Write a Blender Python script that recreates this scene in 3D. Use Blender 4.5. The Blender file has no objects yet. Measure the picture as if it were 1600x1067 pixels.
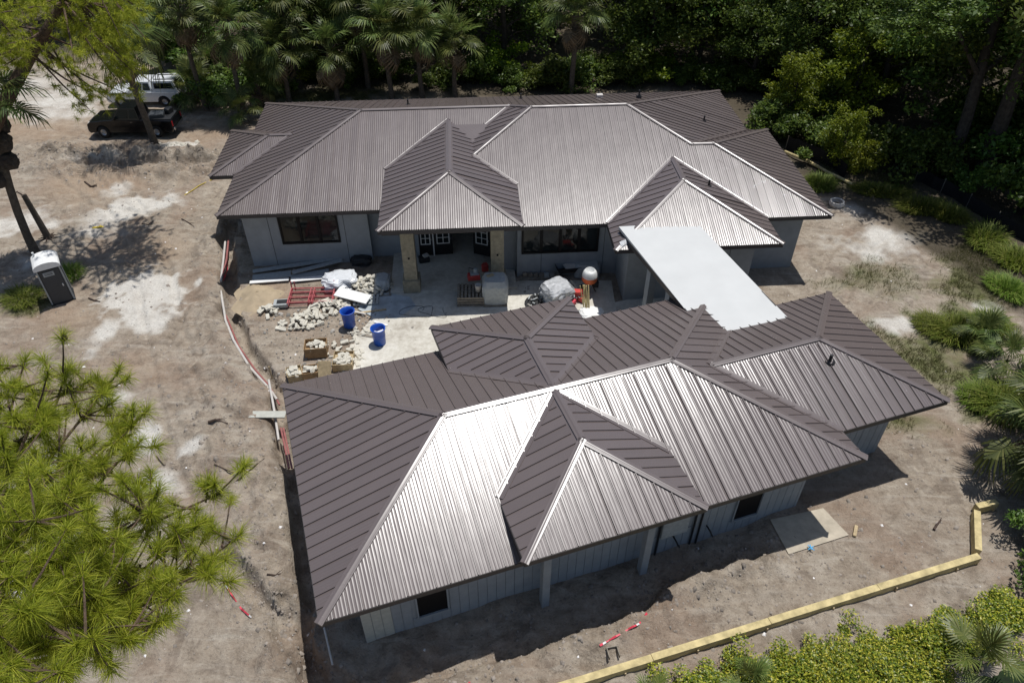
import bpy, math, random
import numpy as np
from mathutils import Vector, Matrix

R = math.radians
random.seed(7)
rng = np.random.default_rng(11)
scene = bpy.context.scene
COL = scene.collection

# ---------------------------------------------------------------- camera
cam_data = bpy.data.cameras.new('camera')
cam = bpy.data.objects.new('camera', cam_data)
COL.objects.link(cam)
cam.location = (0.0, 0.0, 22.0)                       # drone height
cam.rotation_euler = (R(90 - 40.745), 0, 0)
cam_data.sensor_width = 36.0
cam_data.lens = 26.0
cam_data.clip_start = 0.1
cam_data.clip_end = 3000
scene.camera = cam

# ---------------------------------------------------------------- sky, sun, exposure
SUN_AZ, SUN_EL = 41.0, 75.5                           # clockwise from +Y, above horizon
world = bpy.data.worlds.new('World')
scene.world = world
world.use_nodes = True
wn = world.node_tree
sky = wn.nodes.new('ShaderNodeTexSky')
sky.sky_type = 'NISHITA'
sky.sun_disc = False
sky.sun_elevation = R(SUN_EL)
sky.sun_rotation = R(SUN_AZ)
bg = wn.nodes['Background']
bg.inputs[1].default_value = 0.085
wn.links.new(sky.outputs[0], bg.inputs[0])
sun_data = bpy.data.lights.new('sun', 'SUN')
sun_data.energy = 4.2
sun_data.angle = R(0.53)
sun_data.color = (1.0, 0.975, 0.94)
sun = bpy.data.objects.new('sun', sun_data)
COL.objects.link(sun)
sdir = Vector((math.sin(R(SUN_AZ)) * math.cos(R(SUN_EL)), math.cos(R(SUN_AZ)) * math.cos(R(SUN_EL)), math.sin(R(SUN_EL))))
sun.rotation_euler = sdir.to_track_quat('Z', 'Y').to_euler()
sun.location = (20, 30, 60)
scene.view_settings.view_transform = 'Standard'
scene.view_settings.look = 'None'
scene.view_settings.gamma = 1.0
scene.view_settings.use_curve_mapping = False
scene.view_settings.exposure = 0.0
scene.render.engine = 'CYCLES'
scene.cycles.max_bounces = 6
scene.cycles.transparent_max_bounces = 4

# ---------------------------------------------------------------- materials
MATS = {}
def nodes_of(name):
    m = bpy.data.materials.new(name)
    m.use_nodes = True
    nt = m.node_tree
    return m, nt, nt.nodes['Principled BSDF']

def ramp(nt, fac, stops):
    r = nt.nodes.new('ShaderNodeValToRGB')
    el = r.color_ramp.elements
    while len(el) < len(stops):
        el.new(0.5)
    for e, (p, c) in zip(el, stops):
        e.position = p
        e.color = (c[0], c[1], c[2], 1)
    nt.links.new(fac, r.inputs[0])
    return r.outputs[0]

def noise(nt, scale, detail=4, rough=0.6, coord='Object', vec=None, dist=0.0):
    n = nt.nodes.new('ShaderNodeTexNoise')
    n.inputs['Scale'].default_value = scale
    n.inputs['Detail'].default_value = detail
    n.inputs['Roughness'].default_value = rough
    n.inputs['Distortion'].default_value = dist
    if vec is None:
        tc = nt.nodes.new('ShaderNodeTexCoord')
        vec = tc.outputs[coord]
    nt.links.new(vec, n.inputs['Vector'])
    return n.outputs['Fac']

def mixc(nt, fac, a, b, mode='MIX'):
    m = nt.nodes.new('ShaderNodeMix')
    m.data_type = 'RGBA'
    m.blend_type = mode
    for sock, v in ((m.inputs[0], fac), (m.inputs[6], a), (m.inputs[7], b)):
        if hasattr(v, 'is_output'):
            nt.links.new(v, sock)
        elif isinstance(v, (int, float)):
            sock.default_value = v
        else:
            sock.default_value = (v[0], v[1], v[2], 1)
    return m.outputs[2]

def math_n(nt, op, a, b=0.0, clamp=False):
    m = nt.nodes.new('ShaderNodeMath')
    m.operation = op
    m.use_clamp = clamp
    for i, v in enumerate((a, b)):
        if hasattr(v, 'is_output'):
            nt.links.new(v, m.inputs[i])
        else:
            m.inputs[i].default_value = v
    return m.outputs[0]

def bump(nt, bsdf, height, strength=0.3, dist=0.02):
    b = nt.nodes.new('ShaderNodeBump')
    b.inputs['Strength'].default_value = strength
    b.inputs['Distance'].default_value = dist
    nt.links.new(height, b.inputs['Height'])
    nt.links.new(b.outputs[0], bsdf.inputs['Normal'])

def plain(name, c, rough=0.7, spec=0.4, metal=0.0, vary=0.18, scale=6.0, bumps=0.0, detail=4, island=0.0):
    """painted / raw surface: two tones of one colour mixed by noise, optional relief"""
    m, nt, b = nodes_of(name)
    f = noise(nt, scale, detail)
    lo = [x * (1 - vary) for x in c]
    hi = [min(1, x * (1 + vary)) for x in c]
    colr = ramp(nt, f, [(0.3, lo), (0.7, hi)])
    if island:
        g = nt.nodes.new('ShaderNodeNewGeometry')
        colr = mixc(nt, island, colr, ramp(nt, g.outputs['Random Per Island'], [(0, [x * 0.55 for x in c]), (1, [min(1, x * 1.3) for x in c])]))
    nt.links.new(colr, b.inputs['Base Color'])
    b.inputs['Roughness'].default_value = rough
    b.inputs['Specular IOR Level'].default_value = spec
    b.inputs['Metallic'].default_value = metal
    if bumps:
        bump(nt, b, noise(nt, scale * 4, 5), bumps, 0.02)
    MATS[name] = m
    return m

def roof_metal(name, c, rough):
    """painted standing-seam sheet: fine rolled striations run up the slope (UV x is across, y is up)"""
    m, nt, b = nodes_of(name)
    uv = nt.nodes.new('ShaderNodeTexCoord').outputs['UV']
    mp = nt.nodes.new('ShaderNodeMapping')
    mp.inputs['Scale'].default_value = (1, 0.02, 1)
    nt.links.new(uv, mp.inputs['Vector'])
    wv = nt.nodes.new('ShaderNodeTexWave')
    wv.inputs['Scale'].default_value = 3.1
    wv.inputs['Distortion'].default_value = 0.0
    wv.inputs['Detail'].default_value = 1
    nt.links.new(mp.outputs[0], wv.inputs['Vector'])
    mp2 = nt.nodes.new('ShaderNodeMapping')
    mp2.inputs['Scale'].default_value = (1.1, 0.16, 1)
    nt.links.new(uv, mp2.inputs['Vector'])
    nz = noise(nt, 2.4, 3, 0.55, vec=mp2.outputs[0])
    mp3 = nt.nodes.new('ShaderNodeMapping')
    mp3.inputs['Scale'].default_value = (14, 0.05, 1)
    nt.links.new(uv, mp3.inputs['Vector'])
    nf = noise(nt, 2.0, 2, 0.6, vec=mp3.outputs[0])
    h = math_n(nt, 'ADD', math_n(nt, 'MULTIPLY', math_n(nt, 'POWER', wv.outputs['Fac'], 2.0), 1.0), math_n(nt, 'ADD', math_n(nt, 'MULTIPLY', nz, 3.0), math_n(nt, 'MULTIPLY', nf, 0.6)))
    bump(nt, b, h, 0.8, 0.0048)
    dirt = noise(nt, 1.3, 6, 0.65)
    g = nt.nodes.new('ShaderNodeNewGeometry')
    colr = ramp(nt, dirt, [(0.25, [x * 0.93 for x in c]), (0.75, [x * 1.06 for x in c])])
    oi = nt.nodes.new('ShaderNodeObjectInfo')
    colr = mixc(nt, 0.35, colr, ramp(nt, oi.outputs['Random'], [(0, [x * 0.85 for x in c]), (1, [x * 1.18 for x in c])]))
    nt.links.new(colr, b.inputs['Base Color'])
    rr = ramp(nt, dirt, [(0.3, [rough - 0.01] * 3), (0.75, [rough + 0.015] * 3)])
    nt.links.new(rr, b.inputs['Roughness'])
    b.inputs['Specular IOR Level'].default_value = 0.88
    MATS[name] = m
    return m

def leaf_mat(name, stops, rough=0.5, trans=0.35, tcol=None, island=True, ovar=1.0):
    m, nt, b = nodes_of(name)
    if island:
        g = nt.nodes.new('ShaderNodeNewGeometry')
        fac = g.outputs['Random Per Island']
    else:
        fac = noise(nt, 3.0, 3)
    colr = ramp(nt, fac, stops)
    oi = nt.nodes.new('ShaderNodeObjectInfo')
    hv = nt.nodes.new('ShaderNodeHueSaturation')
    nt.links.new(math_n(nt, 'ADD', math_n(nt, 'MULTIPLY', oi.outputs['Random'], 0.05 * ovar), 0.5 - 0.025 * ovar), hv.inputs['Hue'])
    nt.links.new(math_n(nt, 'ADD', math_n(nt, 'MULTIPLY', oi.outputs['Random'], 0.5 * ovar), 1.0 - 0.25 * ovar + 0.1 * (1 - ovar)), hv.inputs['Value'])
    nt.links.new(colr, hv.inputs['Color'])
    nt.links.new(hv.outputs[0], b.inputs['Base Color'])
    b.inputs['Roughness'].default_value = rough
    b.inputs['Specular IOR Level'].default_value = 0.35
    tr = nt.nodes.new('ShaderNodeBsdfTranslucent')
    if tcol:
        nt.links.new(mixc(nt, 0.6, hv.outputs[0], tcol), tr.inputs[0])
    else:
        nt.links.new(hv.outputs[0], tr.inputs[0])
    mx = nt.nodes.new('ShaderNodeMixShader')
    mx.inputs[0].default_value = trans
    nt.links.new(b.outputs[0], mx.inputs[1])
    nt.links.new(tr.outputs[0], mx.inputs[2])
    nt.links.new(mx.outputs[0], nt.nodes['Material Output'].inputs[0])
    MATS[name] = m
    return m

roof_metal('roof_bronze', (0.124, 0.100, 0.094), 0.265)
roof_metal('roof_trim', (0.128, 0.104, 0.098), 0.27)
plain('fascia', (0.045, 0.04, 0.04), 0.5)
plain('deck', (0.05, 0.045, 0.04), 0.9)
plain('siding', (0.265, 0.285, 0.30), 0.75, 0.3, vary=0.10, scale=2.0, bumps=0.1)
plain('siding_gap', (0.05, 0.055, 0.06), 0.9)
plain('primer', (0.42, 0.42, 0.37), 0.8, 0.3, vary=0.10)
plain('stone_column', (0.30, 0.265, 0.19), 0.9, 0.2, vary=0.25, scale=5, bumps=0.5)
plain('black_frame', (0.006, 0.006, 0.007), 0.5, 0.2)
plain('white_paint', (0.72, 0.72, 0.70), 0.5, vary=0.06)
plain('white_membrane', (0.535, 0.54, 0.525), 0.55, 0.4, vary=0.05, scale=0.7, detail=7)
plain('black_door', (0.014, 0.013, 0.014), 0.45)
plain('lumber_yellow', (0.50, 0.41, 0.21), 0.8, 0.2, vary=0.32, scale=3.0, bumps=0.3)
plain('wood_grey', (0.24, 0.21, 0.17), 0.85, 0.2, vary=0.3, scale=7, bumps=0.3)
plain('wood_fresh', (0.42, 0.33, 0.20), 0.85, 0.2, vary=0.25, scale=7, bumps=0.3)
plain('board_grey', (0.33, 0.35, 0.35), 0.7, vary=0.15)
plain('plywood', (0.30, 0.25, 0.19), 0.85, 0.2, vary=0.22, scale=2.2, detail=7, bumps=0.15)
plain('cardboard', (0.33, 0.22, 0.12), 0.9, 0.1, vary=0.2)
plain('veneer_stone', (0.56, 0.53, 0.45), 0.9, 0.15, vary=0.25, scale=9, bumps=0.5, island=0.5)
plain('red_steel', (0.40, 0.10, 0.105), 0.7, vary=0.25)
plain('red_plastic', (0.50, 0.06, 0.05), 0.45, vary=0.15)
plain('orange_paint', (0.62, 0.15, 0.05), 0.45, vary=0.15)
plain('blue_plastic', (0.012, 0.075, 0.40), 0.35, 0.5, vary=0.12)
plain('dark_plastic', (0.02, 0.021, 0.023), 0.5)
plain('grey_plastic', (0.045, 0.05, 0.055), 0.55, vary=0.08)
plain('pale_plastic', (0.62, 0.63, 0.62), 0.4, vary=0.08)
plain('pvc_white', (0.52, 0.49, 0.45), 0.45, vary=0.1)
plain('conduit_red', (0.30, 0.11, 0.10), 0.5, vary=0.2)
plain('yellow_marker', (0.62, 0.47, 0.05), 0.7)
plain('blue_marker', (0.05, 0.34, 0.62), 0.6)
plain('tape_red', (0.60, 0.05, 0.08), 0.5)
plain('tape_white', (0.72, 0.70, 0.68), 0.5)
plain('tarp_silver', (0.42, 0.43, 0.44), 0.32, 0.6, vary=0.25, scale=5, bumps=0.6)
plain('plastic_wrap', (0.62, 0.64, 0.66), 0.22, 0.6, vary=0.10, scale=6, bumps=0.5)
plain('bag_grey', (0.36, 0.38, 0.38), 0.6, vary=0.15, scale=7, bumps=0.5)
plain('tyre', (0.014, 0.014, 0.014), 0.85)
plain('rim', (0.32, 0.32, 0.33), 0.35, metal=0.8)
plain('car_white', (0.60, 0.62, 0.64), 0.25, 0.5, vary=0.04)
plain('car_black', (0.004, 0.004, 0.005), 0.18, 0.5, vary=0.1)
plain('chrome', (0.6, 0.6, 0.6), 0.15, metal=1.0)
plain('lamp_glass', (0.55, 0.55, 0.55), 0.12)
plain('lamp_red', (0.35, 0.02, 0.02), 0.2)
plain('silt_fabric', (0.006, 0.006, 0.007), 0.8)
plain('dark_steel', (0.03, 0.03, 0.032), 0.5, metal=0.3)
plain('bark_pine', (0.115, 0.08, 0.06), 0.95, 0.1, vary=0.4, scale=9, bumps=0.9)
plain('bark_palm', (0.105, 0.088, 0.070), 0.95, 0.1, vary=0.35, scale=6, bumps=0.9)
plain('bark_dark', (0.060, 0.050, 0.042), 0.95, 0.1, vary=0.4, scale=5, bumps=0.8)
plain('petiole', (0.10, 0.13, 0.035), 0.6)
plain('dead_frond', (0.17, 0.13, 0.085), 0.9, 0.1, vary=0.35, scale=4, island=0.6)
plain('stick', (0.075, 0.055, 0.045), 0.95, 0.1, vary=0.4)
plain('clod', (0.27, 0.235, 0.20), 0.98, 0.05, vary=0.3, scale=6, island=0.6)
plain('sand_pile', (0.36, 0.29, 0.20), 0.97, 0.05, vary=0.15, scale=2, detail=8, bumps=0.4)
plain('rubble', (0.30, 0.28, 0.25), 0.95, 0.1, vary=0.3, island=0.9)
def glass(name, tint=(0.012, 0.016, 0.017)):
    m, nt, b = nodes_of(name)
    f = noise(nt, 0.7, 2)
    nt.links.new(ramp(nt, f, [(0.35, [x * 0.6 for x in tint]), (0.7, [x * 1.6 for x in tint])]), b.inputs['Base Color'])
    b.inputs['Roughness'].default_value = 0.06
    b.inputs['Specular IOR Level'].default_value = 0.3
    MATS[name] = m
glass('window_glass')
leaf_mat('leaf_oak', [(0, (0.046, 0.082, 0.014)), (0.6, (0.098, 0.16, 0.028)), (1, (0.20, 0.265, 0.045))], 0.5, 0.45)
leaf_mat('leaf_mid', [(0, (0.05, 0.09, 0.014)), (0.6, (0.10, 0.16, 0.024)), (1, (0.18, 0.24, 0.04))], 0.45, 0.32)
leaf_mat('leaf_lime', [(0, (0.09, 0.14, 0.010)), (0.6, (0.18, 0.24, 0.016)), (1, (0.29, 0.34, 0.025))], 0.5, 0.4)
leaf_mat('leaf_hedge', [(0, (0.06, 0.11, 0.012)), (0.4, (0.16, 0.22, 0.02)), (0.75, (0.36, 0.37, 0.035)), (1, (0.58, 0.52, 0.07))], 0.4, 0.35, ovar=0.2)
leaf_mat('leaf_palm', [(0, (0.055, 0.080, 0.018)), (0.6, (0.105, 0.135, 0.030)), (1, (0.18, 0.20, 0.055))], 0.5, 0.3)
leaf_mat('leaf_palm_young', [(0, (0.10, 0.14, 0.03)), (1, (0.20, 0.22, 0.06))], 0.4, 0.35)
leaf_mat('leaf_pine', [(0, (0.22, 0.15, 0.05)), (0.03, (0.16, 0.21, 0.015)), (0.5, (0.30, 0.345, 0.028)), (1, (0.50, 0.50, 0.06))], 0.6, 0.5, ovar=0.1)
leaf_mat('leaf_grass', [(0, (0.075, 0.12, 0.012)), (0.6, (0.15, 0.21, 0.024)), (1, (0.28, 0.30, 0.07))], 0.6, 0.35)
leaf_mat('leaf_weed', [(0, (0.085, 0.10, 0.03)), (0.6, (0.14, 0.15, 0.05)), (1, (0.26, 0.23, 0.11))], 0.7, 0.3)

# ---------------------------------------------------------------- helpers
def mesh_obj(name, verts, faces, m, parent=None, uvs=None, smooth=False, data=None):
    if data is None:
        data = bpy.data.meshes.new(name)
        data.from_pydata([tuple(v) for v in verts], [], [tuple(f) for f in faces])
        if uvs is not None:
            lay = data.uv_layers.new(name='UVMap')
            idx = np.empty(len(data.loops), np.int32)
            data.loops.foreach_get('vertex_index', idx)
            lay.data.foreach_set('uv', np.asarray(uvs, np.float32)[idx].ravel())
        if m:
            data.materials.append(MATS[m] if isinstance(m, str) else m)
        if smooth:
            data.polygons.foreach_set('use_smooth', [True] * len(data.polygons))
        data.update()
    o = bpy.data.objects.new(name, data)
    COL.objects.link(o)
    if parent is not None:
        o.parent = parent
    return o

def tri_mesh(name, V, F, m, smooth=False):
    """numpy verts (n,3) and faces (k,3) or (k,4) -> mesh data"""
    me = bpy.data.meshes.new(name)
    V = np.asarray(V, np.float32); F = np.asarray(F, np.int32)
    k = F.shape[1]
    me.vertices.add(len(V)); me.vertices.foreach_set('co', V.ravel())
    me.loops.add(F.size); me.loops.foreach_set('vertex_index', F.ravel())
    me.polygons.add(len(F))
    me.polygons.foreach_set('loop_start', np.arange(0, F.size, k, dtype=np.int32))
    if smooth:
        me.polygons.foreach_set('use_smooth', np.ones(len(F), bool))
    me.materials.append(MATS[m] if isinstance(m, str) else m)
    me.update(calc_edges=True)
    me.validate()
    return me

class MB:
    """collects simple solids and links them as one mesh object"""
    def __init__(s):
        s.v = []; s.f = []
    def add(s, verts, faces):
        b = len(s.v)
        s.v += [tuple(x) for x in verts]
        s.f += [tuple(b + i for i in f) for f in faces]
        return s
    def box(s, c, d, rz=0.0, rx=0.0, ry=0.0, taper=1.0, bev=0.0):
        x, y, z = d[0] / 2, d[1] / 2, d[2] / 2
        M = Matrix.Rotation(rz, 3, 'Z') @ Matrix.Rotation(ry, 3, 'Y') @ Matrix.Rotation(rx, 3, 'X')
        C = Vector(c)
        if bev <= 0:
            P = [(-x, -y, -z), (x, -y, -z), (x, y, -z), (-x, y, -z), (-x * taper, -y * taper, z), (x * taper, -y * taper, z), (x * taper, y * taper, z), (-x * taper, y * taper, z)]
            return s.add([C + M @ Vector(p) for p in P], [(3, 2, 1, 0), (4, 5, 6, 7), (0, 1, 5, 4), (1, 2, 6, 5), (2, 3, 7, 6), (3, 0, 4, 7)])
        ring = lambda a, b: [(-a + bev, -b), (a - bev, -b), (a, -b + bev), (a, b - bev), (a - bev, b), (-a + bev, b), (-a, b - bev), (-a, -b + bev)]
        lv = [(-z, 1 - bev / max(x, y)), (-z + bev, 1), (z - bev, taper), (z, taper * (1 - bev / max(x, y)))]
        P = []
        for zz, k in lv:
            P += [(px * k, py * k, zz) for px, py in ring(x, y)]
        F = [tuple(range(7, -1, -1)), tuple(range(24, 32))]
        for l in range(3):
            for i in range(8):
                j = (i + 1) % 8
                F.append((l * 8 + i, l * 8 + j, l * 8 + 8 + j, l * 8 + 8 + i))
        return s.add([C + M @ Vector(p) for p in P], F)
    def tube(s, path, rad, n=8, caps=True):
        pts = [Vector(p) for p in path]
        if isinstance(rad, (int, float)):
            rad = [rad] * len(pts)
        V = []; F = []
        up = Vector((0, 0, 1))
        for i, p in enumerate(pts):
            t = (pts[min(i + 1, len(pts) - 1)] - pts[max(i - 1, 0)]).normalized()
            a = t.cross(up) if abs(t.dot(up)) < 0.95 else t.cross(Vector((1, 0, 0)))
            a.normalize(); b = t.cross(a)
            for k in range(n):
                w = 2 * math.pi * k / n
                V.append(p + (a * math.cos(w) + b * math.sin(w)) * rad[i])
        for i in range(len(pts) - 1):
            for k in range(n):
                j = (k + 1) % n
                F.append((i * n + k, i * n + j, (i + 1) * n + j, (i + 1) * n + k))
        if caps:
            F.append(tuple(range(n))); F.append(tuple(range((len(pts) - 1) * n + n - 1, (len(pts) - 1) * n - 1, -1)))
        return s.add(V, F)
    def lathe(s, c, prof, n=20):
        V = []; F = []
        for r, z in prof:
            for k in range(n):
                w = 2 * math.pi * k / n
                V.append((c[0] + r * math.cos(w), c[1] + r * math.sin(w), c[2] + z))
        for i in range(len(prof) - 1):
            for k in range(n):
                j = (k + 1) % n
                F.append((i * n + k, i * n + j, (i + 1) * n + j, (i + 1) * n + k))
        return s.add(V, F)
    def prism(s, poly, z0, z1):
        n = len(poly)
        return s.add([(p[0], p[1], z0) for p in poly] + [(p[0], p[1], z1) for p in poly],
                     [tuple(range(n - 1, -1, -1)), tuple(range(n, 2 * n))] + [(i, (i + 1) % n, n + (i + 1) % n, n + i) for i in range(n)])
    def build(s, name, m, parent=None, smooth=False):
        return mesh_obj(name, s.v, s.f, m, parent, smooth=smooth)

def tag(o, label=None, cat=None, group=None, kind=None):
    if label: o['label'] = label
    if cat: o['category'] = cat
    if group: o['group'] = group
    if kind: o['kind'] = kind
    return o

def thing(name, label, cat, loc=(0, 0, 0), rz=0.0, group=None):
    o = bpy.data.objects.new(name, None)
    COL.objects.link(o)
    o.empty_display_size = 0.3
    o.location = (loc[0], loc[1], loc[2] if len(loc) > 2 else 0)
    o.rotation_euler = (0, 0, rz)
    return tag(o, label, cat, group)

def copy_tree(o, parent=None):
    c = o.copy(); COL.objects.link(c); c.parent = parent
    for ch in o.children:
        copy_tree(ch, c)
    return c

# value noise for terrain, vectorised
_tabs = [np.random.default_rng(100 + i).random((256, 256)) for i in range(8)]
def vnoise(x, y, tab=0):
    T = _tabs[tab % 8]
    xi = np.floor(x).astype(int); yi = np.floor(y).astype(int)
    fx = x - xi; fy = y - yi
    fx = fx * fx * (3 - 2 * fx); fy = fy * fy * (3 - 2 * fy)
    a = T[xi % 256, yi % 256]; b = T[(xi + 1) % 256, yi % 256]
    c = T[xi % 256, (yi + 1) % 256]; d = T[(xi + 1) % 256, (yi + 1) % 256]
    return (a * (1 - fx) + b * fx) * (1 - fy) + (c * (1 - fx) + d * fx) * fy - 0.5

def fbm(x, y, s, o=4, tab=0, gain=0.55):
    r = 0; a = 1.0
    for i in range(o):
        r = r + a * vnoise(x * s + 31.7 * i, y * s + 17.3 * i, tab + i)
        s *= 2.03; a *= gain
    return r

def pl_dist(x, y, pts):
    """distance to a polyline, signed side (+ left of travel)"""
    best = np.full(x.shape, 1e9); side = np.zeros(x.shape)
    for (x0, y0), (x1, y1) in zip(pts[:-1], pts[1:]):
        dx, dy = x1 - x0, y1 - y0
        t = np.clip(((x - x0) * dx + (y - y0) * dy) / (dx * dx + dy * dy + 1e-9), 0, 1)
        d = np.hypot(x - x0 - t * dx, y - y0 - t * dy)
        sd = np.sign(dx * (y - y0) - dy * (x - x0))
        m = d < best
        best = np.where(m, d, best); side = np.where(m, sd, side)
    return best, side

def in_poly(x, y, poly):
    r = np.zeros(x.shape, bool)
    n = len(poly); j = n - 1
    for i in range(n):
        xi, yi = poly[i]; xj, yj = poly[j]
        r ^= ((yi > y) != (yj > y)) & (x < (xj - xi) * (y - yi) / (yj - yi + 1e-12) + xi)
        j = i
    return r

# ---------------------------------------------------------------- the two buildings' frames
A_O, A_R = (-14.081, 30.567), R(3.982)
B_O, B_R = (-5.176, 10.081), R(18.913)
def a2w(u, v):
    c, s = math.cos(A_R), math.sin(A_R)
    return (A_O[0] + u * c - v * s, A_O[1] + u * s + v * c)
def b2w(u, v):
    c, s = math.cos(B_R), math.sin(B_R)
    return (B_O[0] + u * c - v * s, B_O[1] + u * s + v * c)

# ---------------------------------------------------------------- ground
TRENCH_W = [(-15.76, 35.93), (-15.22, 33.34), (-14.45, 30.70), (-13.77, 28.57), (-12.38, 25.69), (-11.00, 23.76), (-9.84, 22.29), (-9.05, 19.83), (-8.13, 17.29), (-6.95, 13.57), (-5.93, 10.01)]
CRACK = [(-10.10, 14.55), (-9.44, 13.93), (-8.80, 13.38), (-8.13, 12.68), (-7.60, 12.37), (-7.22, 11.66), (-6.54, 11.09), (-5.68, 10.44), (-4.50, 9.68)]
CRACK2 = [(-7.58, 12.82), (-7.20, 12.41), (-6.70, 12.02)]
BANK = [(-4.46, 9.40), (-3.04, 10.00), (-1.54, 10.44), (0.00, 10.89), (1.59, 11.38), (3.24, 11.93), (4.36, 12.41), (4.86, 12.98), (5.52, 13.45), (6.67, 13.85), (8.30, 14.35), (10.30, 15.20)]
SPOIL = [(-31.43, 44.14), (-29.04, 44.32), (-25.43, 43.60), (-22.43, 43.25), (-18.55, 43.25)]
TRENCH_N = [(-28.11, 42.73), (-25.04, 42.64), (-22.15, 42.47), (-18.22, 42.82)]
SPOIL2 = [(-29.68, 42.22), (-26.25, 41.72), (-22.55, 41.39), (-18.30, 41.72)]
LMOUND = [(-12.85, 22.75), (-11.78, 20.52), (-10.81, 18.52), (-9.55, 17.00), (-8.76, 15.33)]
RUTS = ([(-32.13, 50.57), (-25.78, 41.55), (-21.54, 36.27), (-18.23, 30.70), (-15.59, 25.25), (-13.57, 21.24), (-11.17, 17.29)], [(-31.05, 45.05), (-24.07, 38.42), (-19.06, 36.97), (-18.29, 39.17)], [(-19.04, 24.38), (-16.40, 22.75), (-14.77, 24.38), (-14.86, 28.06)], [(11.62, 22.75), (15.27, 28.57), (18.06, 33.03), (21.54, 36.27)], [(14.79, 27.09), (18.35, 30.15), (21.81, 30.70), (23.68, 28.57)])
def ground_height(x, y):
    x = np.asarray(x, float); y = np.asarray(y, float)
    amp = np.clip(1 - np.hypot(x, y - 28) / 140, 0.15, 1)
    z = 0.16 * fbm(x, y, 0.22, 3, 0) + 0.085 * fbm(x, y, 1.1, 4, 2)
    rough = np.clip(0.55 + 1.6 * fbm(x, y, 0.12, 2, 5), 0.15, 1.3)
    z += 0.10 * rough * fbm(x, y, 2.6, 3, 4, 0.65)
    # buildings and court stand on graded ground
    c, s = math.cos(A_R), math.sin(A_R)
    ua = (x - A_O[0]) * c + (y - A_O[1]) * s; va = -(x - A_O[0]) * s + (y - A_O[1]) * c
    fa = np.clip(np.minimum.reduce([ua + 0.3, 29.4 - ua, va + 9.5, 13.2 - va]) / 0.8, 0, 1)
    z = z * (1 - 0.85 * fa)
    c, s = math.cos(B_R), math.sin(B_R)
    ub = (x - B_O[0]) * c + (y - B_O[1]) * s; vb = -(x - B_O[0]) * s + (y - B_O[1]) * c
    fb = np.clip(np.minimum.reduce([ub - 0.6, 22 - ub, vb - 0.6, 9.4 - vb]) / 0.5, 0, 1)
    z = z * (1 - fb) - 0.1 * fb
    keep = 1 - fb
    z0_ = z
    # the west trench with spoil on its outer side
    wob = 0.22 * fbm(x, y, 0.8, 3, 1)
    d, sd = pl_dist(x + wob, y + wob, TRENCH_W)
    z -= 0.72 * np.clip(1.0 - (d / (0.38 + 0.25 * fbm(x, y, 0.7, 2, 6))) ** 3, 0, 1)
    z += 0.20 * np.exp(-((d * sd + 1.0) / 0.55) ** 2) * (1 + 1.2 * fbm(x, y, 1.6, 2, 3))
    # erosion cracks
    for pts, w, dep in ((CRACK, 0.40, 0.62), (CRACK2, 0.26, 0.4)):
        wob2 = 0.34 * fbm(x, y, 1.3, 2, 3)
        d, sd = pl_dist(x + wob2, y - wob2, pts)
        z -= dep * np.clip(1.35 - 1.35 * (d / (w * (1 + 1.0 * fbm(x, y, 0.9, 2, 6)) + 0.06)), 0, 1) ** 0.8
        z += 0.10 * np.exp(-((d * sd - 0.45) / 0.3) ** 2)
    # cut bank in front of the near building: lower towards the wall
    wob3 = 0.35 * fbm(x, y, 0.9, 3, 1)
    d, sd = pl_dist(x + wob3, y + wob3, BANK)
    sdd = d * sd
    z -= np.where(d < 4, 0.46 * np.clip(0.5 + sdd / 0.2, 0, 1) * np.clip(1 - (sdd - 0.1) / 2.6, 0, 1), 0)
    z += 0.20 * np.exp(-((sdd + 0.5) / 0.5) ** 2) * (1 + 1.2 * fbm(x, y, 1.5, 3, 7))
    # spoil rows near the parked trucks
    d, sd = pl_dist(x, y, SPOIL)
    z += 0.55 * np.exp(-(d / 0.8) ** 2) * (1 + 2.2 * fbm(x, y, 1.1, 4, 2))
    d, sd = pl_dist(x + wob, y + wob, TRENCH_N)
    z -= 0.45 * np.clip(1.0 - (d / 0.35) ** 4, 0, 1)
    d, sd = pl_dist(x, y, SPOIL2)
    z += 0.32 * np.exp(-(d / 0.8) ** 2) * (1 + 2.0 * fbm(x, y, 1.2, 4, 4))
    d, sd = pl_dist(x, y, LMOUND)
    z += 0.32 * np.exp(-(d / 1.2) ** 2) * (1 + 1.6 * fbm(x, y, 0.9, 3, 6))
    z = z0_ * fb + z * keep
    # dirt banked up against the near wall
    z += 0.16 * np.exp(-((vb - 0.9) / 0.5) ** 2) * ((ub > 0.8) & (ub < 17)) * (0.6 + 1.8 * fbm(x, y, 0.7, 2, 7))
    # churned soil: lumpy ridges where machines turned
    ch = np.zeros_like(x)
    for pts, wd in ((TRENCH_W, 2.0), (LMOUND, 2.2), (BANK, 1.6), (SPOIL, 1.6), (SPOIL2, 1.6), (CRACK, 1.3)):
        d, sd = pl_dist(x, y, pts)
        ch = np.maximum(ch, np.exp(-(d / wd) ** 2))
    ch = np.clip(ch + 0.55 * np.clip(fbm(x, y, 0.16, 3, 1) * 2.2, 0, 1), 0, 1) * (1 - fb) * (1 - 0.9 * fa)
    rd = 1 - np.abs(2 * fbm(x, y, 0.95, 3, 2)); rd2 = 1 - np.abs(2 * fbm(x, y, 2.3, 2, 5))
    z += ch * (0.24 * (rd - 0.6) + 0.11 * (rd2 - 0.6))
    # wheel ruts crossing the yard
    for pts in RUTS:
        d, sd = pl_dist(x + 0.1 * fbm(x, y, 0.6, 2, 2), y, pts)
        for off in (-0.8, 0.8):
            q = np.abs(d * sd - off)
            z += (1 - fb) * (-0.085 * np.exp(-(q / 0.13) ** 2) + 0.05 * np.exp(-((q - 0.27) / 0.1) ** 2))
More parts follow.
